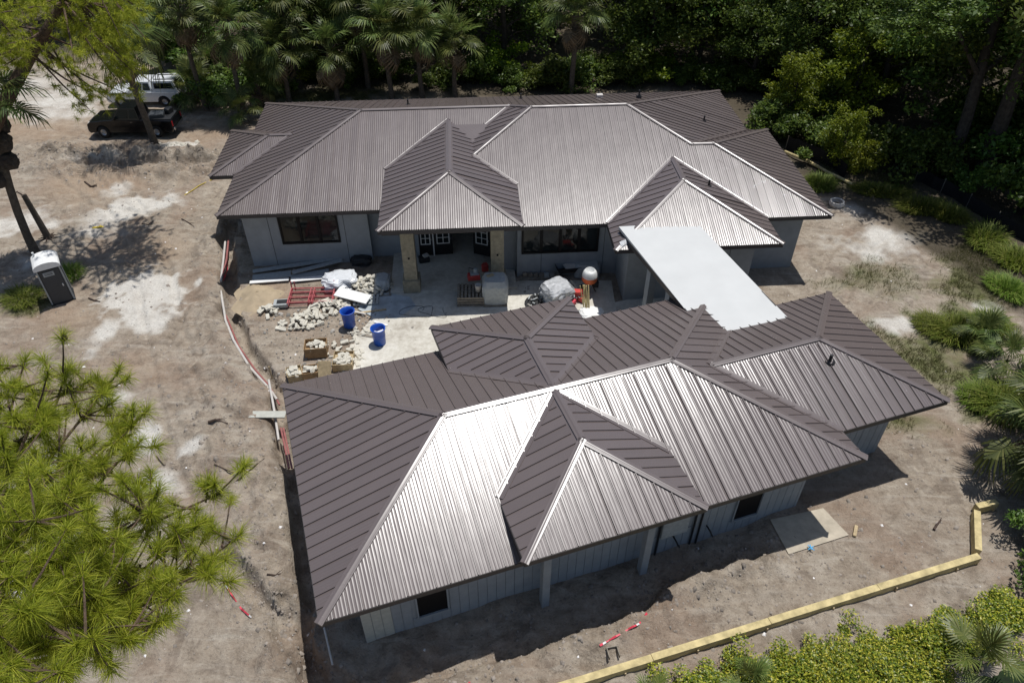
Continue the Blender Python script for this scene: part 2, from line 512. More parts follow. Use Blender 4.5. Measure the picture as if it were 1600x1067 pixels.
    # level spot under the plywood
    px_, py_ = (10.47, 15.33)
    lv = np.clip(2.6 - np.hypot(x - px_, y - py_) / 0.85, 0, 1)
    z = z * (1 - lv) - 0.03 * lv
    # pond basin, bottom right
    dp = np.hypot((x - 16.4) / 3.7, (y - 8.4) / 2.7)
    z -= 0.9 * np.clip(1.25 - dp, 0, 1)
    return z * amp

def gz(x, y):
    return float(ground_height(np.array([x]), np.array([y]))[0])

def axis(lo, hi, step, far, n):
    core = np.arange(lo, hi, step)
    out = far ** (np.arange(1, n + 1) / n) - 1
    out = out / out[-1]
    return np.concatenate([lo - out[::-1] * 420, core, core[-1] + step + out * 420])
GX = axis(-30, 25, 0.1, 300.0, 34)
GY = axis(8.5, 54, 0.1, 300.0, 34)
XX, YY = np.meshgrid(GX, GY, indexing='ij')
ZZ = ground_height(XX, YY)
nx, ny = XX.shape
idx = np.arange(nx * ny).reshape(nx, ny)
FF = np.stack([idx[:-1, :-1], idx[1:, :-1], idx[1:, 1:], idx[:-1, 1:]], -1).reshape(-1, 4)

def blob(x, y, cx, cy, rx, ry, n=0.5, k=1.0):
    d = np.hypot((x - cx) / rx, (y - cy) / ry) + n * fbm(x, y, 0.9, 4, 3)
    return np.clip((1 - d) * 2.2 * k, 0, 1)
sand = np.zeros_like(XX); grass = np.zeros_like(XX); litter = np.zeros_like(XX); warm = np.zeros_like(XX)
for (cx, cy), rx, ry, k in (
        ((-18.07, 28.98), 2.2, 2.1, 2.4), ((-17.26, 27.09), 1.2, 1.0, 1.0), ((-18.78, 26.15), 0.7, 1.6, 0.9), ((-21.78, 37.54), 2.0, 2.2, 1.0), ((-23.24, 35.59), 2.0, 1.4, 0.5),
        ((-23.43, 39.17), 1.2, 1.2, 0.6), ((-27.34, 35.93), 2.2, 1.6, 0.9), ((-16.37, 21.98), 1.0, 0.6, 0.7), ((-14.62, 19.49), 0.8, 0.8, 1.0), ((-17.58, 17.29), 1.6, 1.6, 0.8),
        ((-14.50, 14.05), 1.6, 1.6, 1.0), ((-15.83, 12.41), 1.5, 1.6, 1.0), ((-12.49, 19.16), 0.6, 0.6, 0.8), ((-13.07, 17.29), 0.9, 0.7, 0.8), ((17.98, 26.75), 1.1, 0.7, 1.5),
        ((19.54, 33.34), 2.4, 1.6, 0.75), ((19.80, 36.97), 1.4, 1.0, 0.5), ((22.81, 28.06), 0.7, 0.5, 0.9), ((-22.30, 45.23), 1.5, 0.5, 1.1), ((-32.68, 52.25), 5.0, 4.0, 0.5),
        ((20.59, 34.28), 3.0, 0.9, 0.7), ((-37.76, 55.86), 4.0, 3.0, 0.5), ((-24.64, 31.84), 1.6, 0.7, 0.5), ((-25.28, 43.25), 2.4, 0.5, 0.4)):
    sand = np.maximum(sand, blob(XX, YY, cx, cy, rx, ry, 0.9, k))
for (cx, cy), rx, ry, k in (
        ((20.85, 26.15), 2.4, 2.2, 1.0), ((18.67, 23.55), 1.6, 2.4, 0.9), ((20.40, 21.98), 2.4, 2.0, 1.0), ((23.50, 30.15), 2.4, 2.0, 0.8), ((21.61, 43.25), 2.5, 2.0, 0.9),
        ((23.48, 40.74), 4.0, 1.6, 0.8), ((25.60, 32.43), 3.0, 2.0, 0.9), ((19.17, 40.74), 1.4, 1.8, 0.9), ((-23.05, 28.57), 1.2, 1.4, 0.7), ((-12.54, 54.61), 4.0, 2.5, 1.0),
        ((-16.60, 53.41), 5.0, 2.5, 0.9), ((16.05, 20.52), 1.4, 0.8, 0.45), ((17.05, 24.38), 1.0, 3.0, 0.5), ((18.23, 30.70), 3.0, 1.8, 0.28), ((4.86, 55.23), 6.0, 2.0, 0.5)):
    grass = np.maximum(grass, blob(XX, YY, cx, cy, rx, ry, 0.9, k))
far = np.clip((YY - 52.5 - 0.10 * np.abs(XX) * 0 + 2.5 * fbm(XX, YY, 0.15, 3, 2)) / 2.0, 0, 1)
rightwood = np.clip((XX - (16.0 + (44 - YY) * 0.48) + 1.5 * fbm(XX, YY, 0.2, 3, 2)) / 1.2, 0, 1) * (YY > 26)
leftdrive = np.clip(1 - np.hypot((XX + 34) / 13, (YY - 54) / 9), 0, 1) * 3
litter = np.clip(np.maximum(far, rightwood) - leftdrive, 0, 1)
litter = np.maximum(litter, np.clip((np.hypot(XX, YY - 28) - 75) / 10, 0, 1))
for (cx, cy), rx, ry, k in (((-11.84, 28.57), 1.3, 1.6, 1.5), ((-20.83, 27.09), 3.0, 1.6, 0.5), ((-18.74, 33.03), 2.6, 2.0, 0.5), ((-25.10, 39.94), 5.0, 3.0, 0.6), ((-16.72, 23.55), 2.2, 1.2, 0.4), ((-33.33, 47.95), 8.0, 4.0, 0.7), ((-21.60, 46.95), 4, 2, 0.5)):
    warm = np.maximum(warm, blob(XX, YY, cx, cy, rx, ry, 0.6, k))

m, nt, b = nodes_of('dirt')
at = nt.nodes.new('ShaderNodeVertexColor'); at.layer_name = 'mask'
sep = nt.nodes.new('ShaderNodeSeparateColor'); nt.links.new(at.outputs[0], sep.inputs[0])
at2 = nt.nodes.new('ShaderNodeVertexColor'); at2.layer_name = 'mask2'
sep2 = nt.nodes.new('ShaderNodeSeparateColor'); nt.links.new(at2.outputs[0], sep2.inputs[0])
n_big = noise(nt, 0.16, 7, 0.62)
n_mid = noise(nt, 1.4, 9, 0.72, dist=0.3)
n_fine = noise(nt, 13.0, 8, 0.78)
mp = nt.nodes.new('ShaderNodeMapping'); mp.inputs['Rotation'].default_value = (0, 0, R(33)); mp.inputs['Scale'].default_value = (0.35, 2.2, 1)
nt.links.new(nt.nodes.new('ShaderNodeTexCoord').outputs['Object'], mp.inputs['Vector'])
n_track = noise(nt, 1.1, 5, 0.65, vec=mp.outputs[0])
c0 = ramp(nt, n_big, [(0.34, (0.20, 0.166, 0.135)), (0.47, (0.31, 0.27, 0.225)), (0.64, (0.42, 0.382, 0.33))])
c1 = ramp(nt, n_mid, [(0.28, (0.125, 0.097, 0.073)), (0.44, (0.29, 0.245, 0.195)), (0.58, (0.38, 0.335, 0.278)), (0.76, (0.52, 0.475, 0.405))])
n_cl = noise(nt, 4.6, 6, 0.7, dist=0.6)
c = mixc(nt, 0.72, c0, c1)
c = mixc(nt, 0.55, c, ramp(nt, n_cl, [(0.30, (0.42, 0.39, 0.37)), (0.45, (0.92, 0.91, 0.90)), (0.60, (1.08, 1.08, 1.08)), (0.74, (1.45, 1.46, 1.46))]), 'MULTIPLY')
n_damp = noise(nt, 0.62, 7, 0.66, dist=0.8)
c = mixc(nt, math_n(nt, 'MULTIPLY', ramp(nt, n_damp, [(0.54, (0, 0, 0)), (0.60, (1, 1, 1))]), 0.55), c, mixc(nt, n_cl, (0.095, 0.075, 0.058), (0.24, 0.20, 0.165)))
n_dry = noise(nt, 0.75, 8, 0.7, vec=mp.outputs[0], dist=0.6)
c = mixc(nt, math_n(nt, 'MULTIPLY', ramp(nt, n_dry, [(0.55, (0, 0, 0)), (0.62, (1, 1, 1))]), 0.5), c, mixc(nt, n_cl, (0.33, 0.30, 0.26), (0.56, 0.52, 0.455)))
n_red = noise(nt, 0.28, 5, 0.6, dist=0.5)
c = mixc(nt, math_n(nt, 'MULTIPLY', ramp(nt, n_red, [(0.48, (0, 0, 0)), (0.62, (1, 1, 1))]), 0.5), c, mixc(nt, n_mid, (0.17, 0.115, 0.085), (0.36, 0.27, 0.205)))
c = mixc(nt, math_n(nt, 'MULTIPLY', ramp(nt, n_track, [(0.5, (0, 0, 0)), (0.72, (1, 1, 1))]), 0.45), c, (0.44, 0.40, 0.345))
c = mixc(nt, math_n(nt, 'MULTIPLY', sep2.outputs[0], 0.55), c, mixc(nt, n_mid, (0.29, 0.21, 0.15), (0.43, 0.335, 0.24)))
c = mixc(nt, 1.0, c, (0.98, 0.95, 0.91), 'MULTIPLY')
sandf = math_n(nt, 'MULTIPLY', math_n(nt, 'ADD', sep.outputs[0], math_n(nt, 'MULTIPLY', math_n(nt, 'SUBTRACT', n_mid, 0.5), math_n(nt, 'MULTIPLY', sep.outputs[0], 1.6))), 0.92, True)
c = mixc(nt, sandf, c, mixc(nt, n_fine, (0.50, 0.47, 0.42), (0.70, 0.67, 0.61)))
gf = math_n(nt, 'MULTIPLY', math_n(nt, 'ADD', sep.outputs[1], math_n(nt, 'MULTIPLY', math_n(nt, 'SUBTRACT', n_mid, 0.5), math_n(nt, 'MULTIPLY', sep.outputs[1], 2.4))), 0.75, True)
c = mixc(nt, gf, c, mixc(nt, n_fine, (0.06, 0.085, 0.02), (0.17, 0.175, 0.065)))
c = mixc(nt, math_n(nt, 'MULTIPLY', sep.outputs[2], 0.9), c, mixc(nt, n_mid, (0.030, 0.026, 0.018), (0.10, 0.082, 0.055)))
speck = ramp(nt, n_fine, [(0.33, (0.42, 0.40, 0.39)), (0.44, (0.95, 0.95, 0.95)), (0.58, (1.02, 1.02, 1.02)), (0.68, (1.4, 1.4, 1.38))])
c = mixc(nt, 0.75, c, speck, 'MULTIPLY')
nt.links.new(c, b.inputs['Base Color'])
b.inputs['Roughness'].default_value = 0.97
b.inputs['Specular IOR Level'].default_value = 0.12
bump(nt, b, math_n(nt, 'ADD', math_n(nt, 'MULTIPLY', n_mid, 1.0), math_n(nt, 'ADD', math_n(nt, 'MULTIPLY', n_cl, 0.6), math_n(nt, 'MULTIPLY', n_fine, 0.35))), 0.9, 0.14)
MATS['dirt'] = m
gme = tri_mesh('ground', np.stack([XX, YY, ZZ], -1).reshape(-1, 3), FF, 'dirt', True)
for nm, chans in (('mask', (sand, grass, litter)), ('mask2', (warm, warm * 0, warm * 0))):
    ca = gme.color_attributes.new(nm, 'FLOAT_COLOR', 'POINT')
    arr = np.ones((nx * ny, 4), np.float32)
    for i, a in enumerate(chans):
        arr[:, i] = a.ravel()
    ca.data.foreach_set('color', arr.ravel())
ground = mesh_obj('ground', None, None, None, data=gme)
tag(ground, kind='structure')

# pale concrete court and porch slab between the buildings
m, nt, b = nodes_of('concrete')
n1 = noise(nt, 0.55, 8, 0.65); n2 = noise(nt, 5, 6, 0.65)
c = ramp(nt, n1, [(0.32, (0.24, 0.20, 0.15)), (0.46, (0.46, 0.43, 0.36)), (0.7, (0.62, 0.60, 0.53))])
c = mixc(nt, 0.35, c, ramp(nt, n2, [(0.3, (0.34, 0.31, 0.26)), (0.6, (0.68, 0.66, 0.60))]))
nt.links.new(c, b.inputs['Base Color']); b.inputs['Roughness'].default_value = 0.9
bump(nt, b, n2, 0.2, 0.02)
MATS['concrete'] = m
court = [(-7.12, 24.17), (-7.45, 23.15), (-5.27, 21.24), (5.27, 21.24), (4.98, 28.57), (4.99, 30.15), (0.00, 30.15), (-6.02, 29.35), (-6.54, 28.57), (-6.64, 27.09), (-7.14, 25.69)]
tag(MB().prism(court, -0.3, 0.07).build('concrete_court', 'concrete'), kind='structure')
porch = [a2w(u, v) for u, v in ((8.0, -2.1), (14.2, -2.1), (14.2, 3.5), (8.0, 3.5))]
tag(MB().prism(porch, -0.2, 0.16).build('porch_slab', 'concrete'), kind='structure')
wet = [(-7.12, 29.35), (-5.01, 28.82), (-4.62, 28.06), (-5.43, 27.09), (-6.50, 27.18), (-7.36, 27.82)]
tag(MB().prism(wet, -0.2, 0.074).build('mortar_spill', plain('mortar_grey', (0.36, 0.40, 0.42), 0.6, vary=0.25, scale=2)), kind='structure')
# pond in the bottom right corner
m, nt, b = nodes_of('pond_water')
f = noise(nt, 0.6, 4)
nt.links.new(ramp(nt, f, [(0.4, (0.006, 0.010, 0.006)), (0.62, (0.02, 0.045, 0.008)), (0.8, (0.05, 0.10, 0.012))]), b.inputs['Base Color'])
b.inputs['Roughness'].default_value = 0.35
b.inputs['Specular IOR Level'].default_value = 0.08
bump(nt, b, noise(nt, 3, 3), 0.05, 0.02)
MATS['pond_water'] = m
ring = [(16.4 + 4.6 * math.cos(a), 8.4 + 3.4 * math.sin(a)) for a in np.linspace(0, 2 * math.pi, 40, endpoint=False)]
tag(MB().prism(ring, -0.9, -0.28).build('pond', 'pond_water'), kind='structure')

# ---------------------------------------------------------------- standing-seam roofs
PITCH = 0.337
PANEL = 0.4064
def hp(poly, a, b, c):
    """keep a*u + b*v <= c"""
    out = []
    n = len(poly)
    for i in range(n):
        p, q = poly[i], poly[(i + 1) % n]
        dp = a * p[0] + b * p[1] - c; dq = a * q[0] + b * q[1] - c
        if dp <= 0: out.append(p)
        if (dp < 0 < dq) or (dq < 0 < dp):
            t = dp / (dp - dq)
            out.append((p[0] + t * (q[0] - p[0]), p[1] + t * (q[1] - p[1])))
    return out

BIG = [(-50, -50), (80, -50), (80, 80), (-50, 80)]
def region(*cons):
    p = BIG
    for a, b, c in cons:
        p = hp(p, a, b, c)
        if len(p) < 3: return []
    return p

PANELS = []          # (area, dist, verts, faces, uvs, house key)
def slope(key, poly, eave, up, z0, deck):
    """eave: plan point on the eave, up: unit plan vector uphill"""
    if len(poly) < 3: return
    ux, uy = up
    ex, ey = uy, -ux                                   # along the eave
    T = [((p[0] - eave[0]) * ex + (p[1] - eave[1]) * ey, (p[0] - eave[0]) * ux + (p[1] - eave[1]) * uy) for p in poly]
    P3 = lambda t, w, dz=0.0: (eave[0] + ex * t + ux * w, eave[1] + ey * t + uy * w, z0 + PITCH * w + dz)
    deck.add([P3(t, w, -0.035) for t, w in T], [tuple(range(len(T)))])
    t0 = min(t for t, w in T); t1 = max(t for t, w in T)
    k = math.floor(t0 / PANEL)
    while k * PANEL < t1:
        a, b_ = k * PANEL, (k + 1) * PANEL
        k += 1
        strip = hp(hp(T, 1, 0, b_), -1, 0, -a)
        if len(strip) < 3: continue
        area = abs(sum(strip[i][0] * strip[(i + 1) % len(strip)][1] - strip[(i + 1) % len(strip)][0] * strip[i][1] for i in range(len(strip)))) / 2
        if area < 0.004: continue
        tl = random.gauss(0, 0.0032); dz = random.uniform(0, 0.0015)
        V = [P3(t, w, dz + tl * (t - a) / PANEL * 2) for t, w in strip]
        UV = [(t, w + k * 3.7) for t, w in strip]
        F = [tuple(range(len(strip)))]
        lo = [w for t, w in strip if abs(t - a) < 1e-6]
        if len(lo) >= 2 and max(lo) - min(lo) > 0.25:  # seam along this panel's first edge
            w0, w1 = min(lo), max(lo) - 0.20
            if w0 > 0.03: w0 += 0.24
            if w1 - w0 > 0.05:
                h, hw = 0.042, 0.013
                bi = len(V)
                for w in (w0, w1):
                    V += [P3(a - hw, w, 0.0), P3(a - hw, w, h), P3(a + hw, w, h), P3(a + hw, w, 0.0)]
                    UV += [(a, w)] * 4
                F += [(bi, bi + 4, bi + 5, bi + 1), (bi + 1, bi + 5, bi + 6, bi + 2), (bi + 2, bi + 6, bi + 7, bi + 3), (bi, bi + 1, bi + 2, bi + 3), (bi + 7, bi + 6, bi + 5, bi + 4)]
        n = len(strip)                                 # keep faces pointing up
        (x0, y0, _), (x1, y1, _), (x2, y2, _) = V[0], V[1], V[2]
        if sum(V[i][0] * V[(i + 1) % n][1] - V[(i + 1) % n][0] * V[i][1] for i in range(n)) < 0:
            F[0] = F[0][::-1]
        PANELS.append((area, V, F, UV, key))

def strip_cap(P, Q, half, drop, lift, name, parent, thick=0.03, over=0.03):
    """folded sheet along PQ: drop>0 is a ridge or hip cap, drop<0 a valley"""
    P = Vector(P); Q = Vector(Q)
    d = (Q - P); L = d.length; d.normalize()
    P = P - d * over; Q = Q + d * over
    m = Vector((d.y, -d.x, 0)).normalized()
    V = []; 
    for X in (P, Q):
        for sx, zz in ((-half, -drop * half), (0, 0), (half, -drop * half)):
            V.append(X + m * sx + Vector((0, 0, lift + zz)))
        V.append(X - m * half + Vector((0, 0, lift - drop * half - thick)))
        V.append(X + m * half + Vector((0, 0, lift - drop * half - thick)))
    F = [(0, 5, 6, 1), (1, 6, 7, 2), (3, 8, 5, 0), (2, 7, 9, 4), (0, 1, 2, 4, 3), (8, 9, 7, 6, 5)]
    uv = [(i % 5 * 0.1, (i // 5) * L) for i in range(10)]
    return mesh_obj(name, V, F, 'roof_trim', parent, uvs=uv)

S = PITCH
def ridge(P, Q, parent): return strip_cap(P, Q, 0.13, S, 0.055, 'ridge_cap', parent)
def hip(P, Q, parent): return strip_cap(P, Q, 0.13, S / math.sqrt(2), 0.055, 'hip_cap', parent)
def valley(P, Q, parent): return strip_cap(P, Q, 0.14, -S / math.sqrt(2), 0.022, 'valley_flashing', parent, 0.01, 0.0)

def fascia(P, Q, parent, z, h=0.19, name='fascia'):
    P = Vector((P[0], P[1], 0)); Q = Vector((Q[0], Q[1], 0))
    d = Q - P; L = d.length; a = math.atan2(d.y, d.x)
    mid = (P + Q) / 2
    return MB().box((mid.x, mid.y, z - h / 2 - 0.012), (L, 0.03, h), rz=a).build(name, 'fascia', parent)

def soffit(poly, z, parent):
    return MB().prism(poly, z - 0.20, z - 0.17).build('soffit', 'siding', parent)

def vent_pipe(parent, p, r=0.045, h=0.32):
    o = MB().lathe((p[0], p[1], p[2] - 0.1), [(0, h + 0.1), (r, h + 0.1), (r, 0.05), (r * 3, 0.13), (r * 3.4, 0.06), (r * 3.4, 0)], 12).build('vent_pipe', 'dark_steel', parent)
    return o

# dimensions in metres, measured along each house (u right along the front, v towards the back)
h, he = 3.556, 4.382
D, d2, uL2, L, LW, w3 = 13.13, 1.991, 7.921, 28.112, 29.269, 9.414
W = D + d2
g0, g1, dg = 18.46, 26.107, 4.212
e0, e1, de = 7.933, 14.385, 3.219
p_, q0, q1 = 1.262, 3.992, 9.399

house_a = thing('main_house', 'large grey house with a sprawling dark bronze metal hip roof and porch, behind the court', 'house', A_O, A_R)
deckA = MB()
gm, em = (g0 + g1) / 2, (e0 + e1) / 2
rise = (he - h) / S
sl = lambda *a: slope('A', *a, deckA)
# front slopes
sl(region((0, -1, 0), (-1, 1, 0), (0, 1, D / 2), (1, -1, uL2)), (0, 0), (0, 1), h)
sl(region((0, -1, d2), (-1, 1, -uL2 - d2), (0, 1, W / 2 - d2), (1, 1, L - d2), (1, 0, L - w3 / 2)), (0, -d2), (0, 1), h)
sl(region((-1, 0, -(L - w3 / 2)), (0, -1, d2), (0, 1, w3 / 2 - d2), (1, 1, LW - d2)), (0, -d2), (0, 1), h)
# left and right slopes
sl(region((-1, 0, 0), (1, -1, 0), (1, 1, D), (1, 0, D / 2)), (0, 0), (1, 0), h)
sl(region((-1, 0, -uL2), (1, -1, uL2 + d2), (-1, 1, -uL2), (1, 1, D + uL2)), (uL2, 0), (1, 0), h)
sl(region((1, 0, L), (-1, -1, d2 - L), (-1, 1, D - L)), (L, 0), (-1, 0), h)
sl(region((1, 0, LW), (-1, -1, d2 - LW), (-1, 1, w3 - d2 - LW)), (LW, 0), (-1, 0), h)
sl(region((0, 1, w3 - d2), (0, -1, d2 - w3 / 2), (1, -1, LW - w3 + d2), (-1, 1, w3 - d2 - L)), (0, w3 - d2), (0, -1), h)
# back slopes
sl(region((0, 1, D), (0, -1, -D / 2), (-1, -1, -D), (1, 0, uL2 + D / 2)), (0, D), (0, -1), h)
sl(region((0, 1, D), (0, -1, W / 2 - D), (-1, 0, -uL2 - D / 2), (-1, -1, -uL2 - D), (1, -1, L - D)), (0, D), (0, -1), h)
# small west wing
qm = (q0 + q1) / 2; qh = (q1 - q0) / 2
sl(region((0, -1, -q0), (0, 1, qm), (-1, 1, p_ + q0), (1, -1, -q0)), (0, q0), (0, 1), h)
sl(region((-1, 0, p_), (1, -1, -p_ - q0), (1, 1, q1 - p_)), (-p_, 0), (1, 0), h)
sl(region((0, 1, q1), (0, -1, -qm), (-1, -1, p_ - q1), (1, 1, q1)), (0, q1), (0, -1), h)
# east front gable wing
sl(region((0, -1, dg), (-1, 1, -g0 - dg), (1, 1, g1 - dg)), (0, -dg), (0, 1), h)
sl(region((-1, 0, -g0), (1, -1, g0 + dg), (1, 0, gm), (-1, 1, -d2 - g0)), (g0, 0), (1, 0), h)
sl(region((1, 0, g1), (-1, -1, dg - g1), (-1, 0, -gm), (1, 1, g1 - d2)), (g1, 0), (-1, 0), h)
# raised entry roof
sl(region((0, -1, de), (-1, 1, -e0 - de), (1, 1, e1 - de)), (0, -de), (0, 1), he)
sl(region((-1, 0, -e0), (1, -1, e0 + de), (1, 0, em), (-1, 1, rise - e0)), (e0, 0), (1, 0), he)
sl(region((1, 0, e1), (-1, -1, de - e1), (-1, 0, -em), (1, 1, rise + e1)), (e1, 0), (-1, 0), he)
roofA = deckA.build('roof', 'deck', house_a)

zr1, zr2, zr3 = h + S * D / 2, h + S * W / 2, h + S * w3 / 2
apL = (D / 2, D / 2, zr1); apF1 = (uL2 + D / 2, D / 2, zr1)
apF2l = (uL2 + W / 2, D - W / 2, zr2); apF2r = (L - W / 2, D - W / 2, zr2)
w3s = (L - w3 / 2, -d2 + w3 / 2, zr3); w3a = (LW - w3 / 2, -d2 + w3 / 2, zr3)
ridge(apL, apF1, roofA); ridge(apF2l, apF2r, roofA); ridge(w3s, w3a, roofA)
hip((0, 0, h), apL, roofA); hip((0, D, h), apL, roofA)
hip((uL2 + 4.4, 4.4 - d2, h + S * 4.4), apF2l, roofA); hip(apF2l, apF1, roofA)
hip(w3s, apF2r, roofA); hip((L, D, h), apF2r, roofA)
hip((LW, -d2, h), w3a, roofA); hip((LW, w3 - d2, h), w3a, roofA)
valley((L - 0.05, w3 - d2, h + 0.02), w3s, roofA)
swa = (-p_ + qh, qm, h + S * qh)
hip((-p_, q0, h), swa, roofA); hip((-p_, q1, h), swa, roofA); ridge(swa, (qh, qm, h + S * qh), roofA)
valley((0, q0, h), (qh, qm, h + S * qh), roofA)
wg = g1 - g0; ga = (gm, -dg + wg / 2, h + S * wg / 2); gb = (gm, -d2 + wg / 2, h + S * wg / 2)
hip((g0, -dg, h), ga, roofA); hip((g1, -dg, h), ga, roofA); ridge(ga, gb, roofA)
valley((g0, -d2, h), gb, roofA); valley((g1, -d2, h), gb, roofA)
we = e1 - e0; ea = (em, -de + we / 2, he + S * we / 2); eb = (em, rise + we / 2, he + S * we / 2)
hip((e0, -de, he), ea, roofA); hip((e1, -de, he), ea, roofA); ridge(ea, eb, roofA)
valley((e0, rise, he), eb, roofA)
valley((e1, rise - d2, he), (em + we / 2 - (4.4 - rise) - 0.1, 4.4 - d2 - 0.1, he + S * (4.4 - rise + 0.1)), roofA)
valley((uL2 + 3.2, 3.2, h + S * 3.2), apF1, roofA)
# plain cricket sheet between the entry roof and the east block
mesh_obj('cricket_sheet', [(em + 0.25, 5.25, h + S * 5.25 + 0.05), (em + 2.2, 5.25, h + S * 5.25 + 0.05), (em + 1.65, 3.0, h + S * 3.0 + 0.3)], [(0, 2, 1)], 'roof_trim', roofA, uvs=[(0, 0), (1, 0), (0, 1)])

for a, b_, z in (((0, 0), (e0 + 0.02, 0), h), ((uL2, -d2), (g0, -d2), h), ((g0, -d2), (g0, -dg), h), ((g0, -dg), (g1, -dg), h), ((g1, -dg), (g1, -d2), h), ((g1, -d2), (LW, -d2), h), ((LW, -d2), (LW, w3 - d2), h),
                 ((LW, w3 - d2), (L, w3 - d2), h), ((L, w3 - d2), (L, D), h), ((L, D), (0, D), h), ((0, D), (0, q1), h), ((0, q1), (-p_, q1), h), ((-p_, q1), (-p_, q0), h), ((-p_, q0), (0, q0), h), ((0, q0), (0, 0), h),
                 ((e0, rise), (e0, -de), he), ((e0, -de), (e1, -de), he), ((e1, -de), (e1, rise - d2), he)):
    fascia(a, b_, house_a, z)
soffit([(0.02, 0.02), (L - 0.02, 0.02), (L - 0.02, D - 0.02), (0.02, D - 0.02)], h, house_a)
soffit([(uL2, -d2 + 0.02), (LW - 0.02, -d2 + 0.02), (LW - 0.02, w3 - d2 - 0.02), (uL2, w3 - d2 - 0.02)], h - 0.004, house_a)
soffit([(g0 + 0.02, -dg + 0.02), (g1 - 0.02, -dg + 0.02), (g1 - 0.02, 0), (g0 + 0.02, 0)], h - 0.008, house_a)
soffit([(e0 + 0.02, -de + 0.02), (e1 - 0.02, -de + 0.02), (e1 - 0.02, rise), (e0 + 0.02, rise)], he, house_a)
soffit([(-p_ + 0.02, q0 + 0.02), (1, q0 + 0.02), (1, q1 - 0.02), (-p_ + 0.02, q1 - 0.02)], h - 0.012, house_a)

def wall(house, poly, z1, z0=-0.4, name='wall', m='siding'):
    return MB().prism(poly, z0, z1).build(name, m, house)
oA = 0.83
wA = wall(house_a, [(oA, 0.87), (6.95, 0.87), (6.95, 1.35), (9.2, 1.35), (9.2, 4.6), (13.2, 4.6), (13.2, -0.55), (14.3, -0.55), (14.3, -1.02), (19.3, -1.02), (19.3, -3.35), (25.25, -3.35), (25.25, -1.1), (28.4, -1.1), (28.4, 6.6), (27.2, 6.6), (27.2, 12.2), (oA, 12.2), (oA, 8.6), (-0.45, 8.6), (-0.45, 4.8), (oA, 4.8)], h - 0.17)
# entry: upper wall over the doors, and the beam on the columns
MB().box((11.2, 1.55, 3.75), (4.4, 0.4, 0.9)).build('entry_header', 'siding', house_a)
MB().box((em, -1.7, he - 0.36), (we - 1.6, 0.45, 0.38)).build('entry_beam', 'siding', house_a)
for sx in (e0 + 0.85, e1 - 0.85):
    MB().box((sx, 0.0, he - 0.42), (0.25, 3.0, 0.5)).build('entry_cheek', 'siding', house_a)
for cu in (9.06, 13.28):
    c_ = MB().box((cu, -1.7, 2.15), (0.62, 0.62, 4.1)).build('column', 'stone_column', house_a)
    MB().box((cu, -1.7, 0.42), (0.84, 0.84, 0.72), bev=0.03).build('column_base', 'stone_column', c_)
    MB().box((cu, -2.017, 2.05), (0.09, 0.012, 0.11)).build('outlet_box', 'black_frame', c_)
# sheathing joints on the front walls
for us, v in (((2.05, 5.75), 0.87), ((15.5, 18.6), -1.02), ((20.5, 21.7, 22.9, 24.1), -3.35)):
    for u in us:
        MB().box((u, v - 0.006, 1.6), (0.02, 0.012, 3.2)).build('joint_strip', 'siding_gap', wA)

def window(house, u0, u1, z0, z1, v, bays, m='black_frame', fr=0.10, label=None):
    wn_ = MB()
    for x in np.linspace(u0, u1, bays + 1):
        wn_.box((x, v - 0.03, (z0 + z1) / 2), (fr if x in (u0, u1) else fr * 1.5, 0.07, z1 - z0 + fr * 0.98))
    for z in (z0, z1):
        wn_.box(((u0 + u1) / 2, v - 0.032, z), (u1 - u0 - fr * 0.02, 0.066, fr))
    f = wn_.build('window', m, house)
    for i in range(bays):
        a = u0 + (u1 - u0) * i / bays; b_ = u0 + (u1 - u0) * (i + 1) / bays
        MB().box(((a + b_) / 2, v - 0.008, (z0 + z1) / 2), (b_ - a - fr, 0.012, z1 - z0 - fr)).build('pane', 'window_glass', f)
    return f
window(house_a, 2.6, 5.42, 1.33, 3.0, 0.87, 3)
window(house_a, 14.56, 18.26, 1.45, 3.15, -1.02, 4)
# black glazed entry doors standing open under the porch
def entry_door(u, v, rz, wdt, pw):
    d_ = MB().box((0, 0, 1.25), (wdt, 0.06, 2.4)).build('door', 'black_door', house_a)
    d_.location = (u, v, 0.14); d_.rotation_euler = (0, 0, rz)
    g = MB().box((0, -0.034, 1.45), (pw, 0.008, 1.40)).build('pane', 'window_glass', d_)
    mm = MB()
    for x in (-pw / 2, 0, pw / 2):
        mm.box((x, -0.045, 1.45), (0.05 if x else 0.035, 0.02, 1.44))
    for z in (0.75, 1.10, 1.45, 1.80, 2.15):
        mm.box((0, -0.043, z), (pw, 0.016, 0.05 if z in (0.75, 2.15) else 0.032))
    mm.build('muntins', 'white_paint', d_)
    MB().box((wdt / 2 - 0.07, -0.06, 1.05), (0.03, 0.08, 0.12)).build('handle', 'chrome', d_)
entry_door(9.72, 0.98, 0.0, 0.72, 0.46)
entry_door(10.62, 1.02, 0.05, 0.95, 0.62)
entry_door(12.62, 0.80, -0.42, 0.95, 0.62)
MB().box((9.3, 1.1, 1.6), (0.16, 0.5, 3.2)).build('door_jamb', 'siding', house_a)
MB().box((10.12, 0.92, 1.38), (0.06, 0.06, 2.5)).build('door_post', 'white_paint', house_a)
for p in ((8.9, 8.8), (15.4, 10.9), (20.0, 10.7)):
    vent_pipe(roofA, (p[0], p[1], h + S * (D - p[1])))
MB().box((20.0, 10.4, h + S * (D - 10.4) + 0.10), (0.35, 0.3, 0.16)).build('roof_vent', 'pvc_white', roofA)
vent_pipe(roofA, (25.2, 6.6, h + S * (L - 25.2))); vent_pipe(roofA, (21.6, 7.4, h + S * (L - 21.6)))
vent_pipe(roofA, (23.6, -0.3, h + S * (g1 - 23.6)))

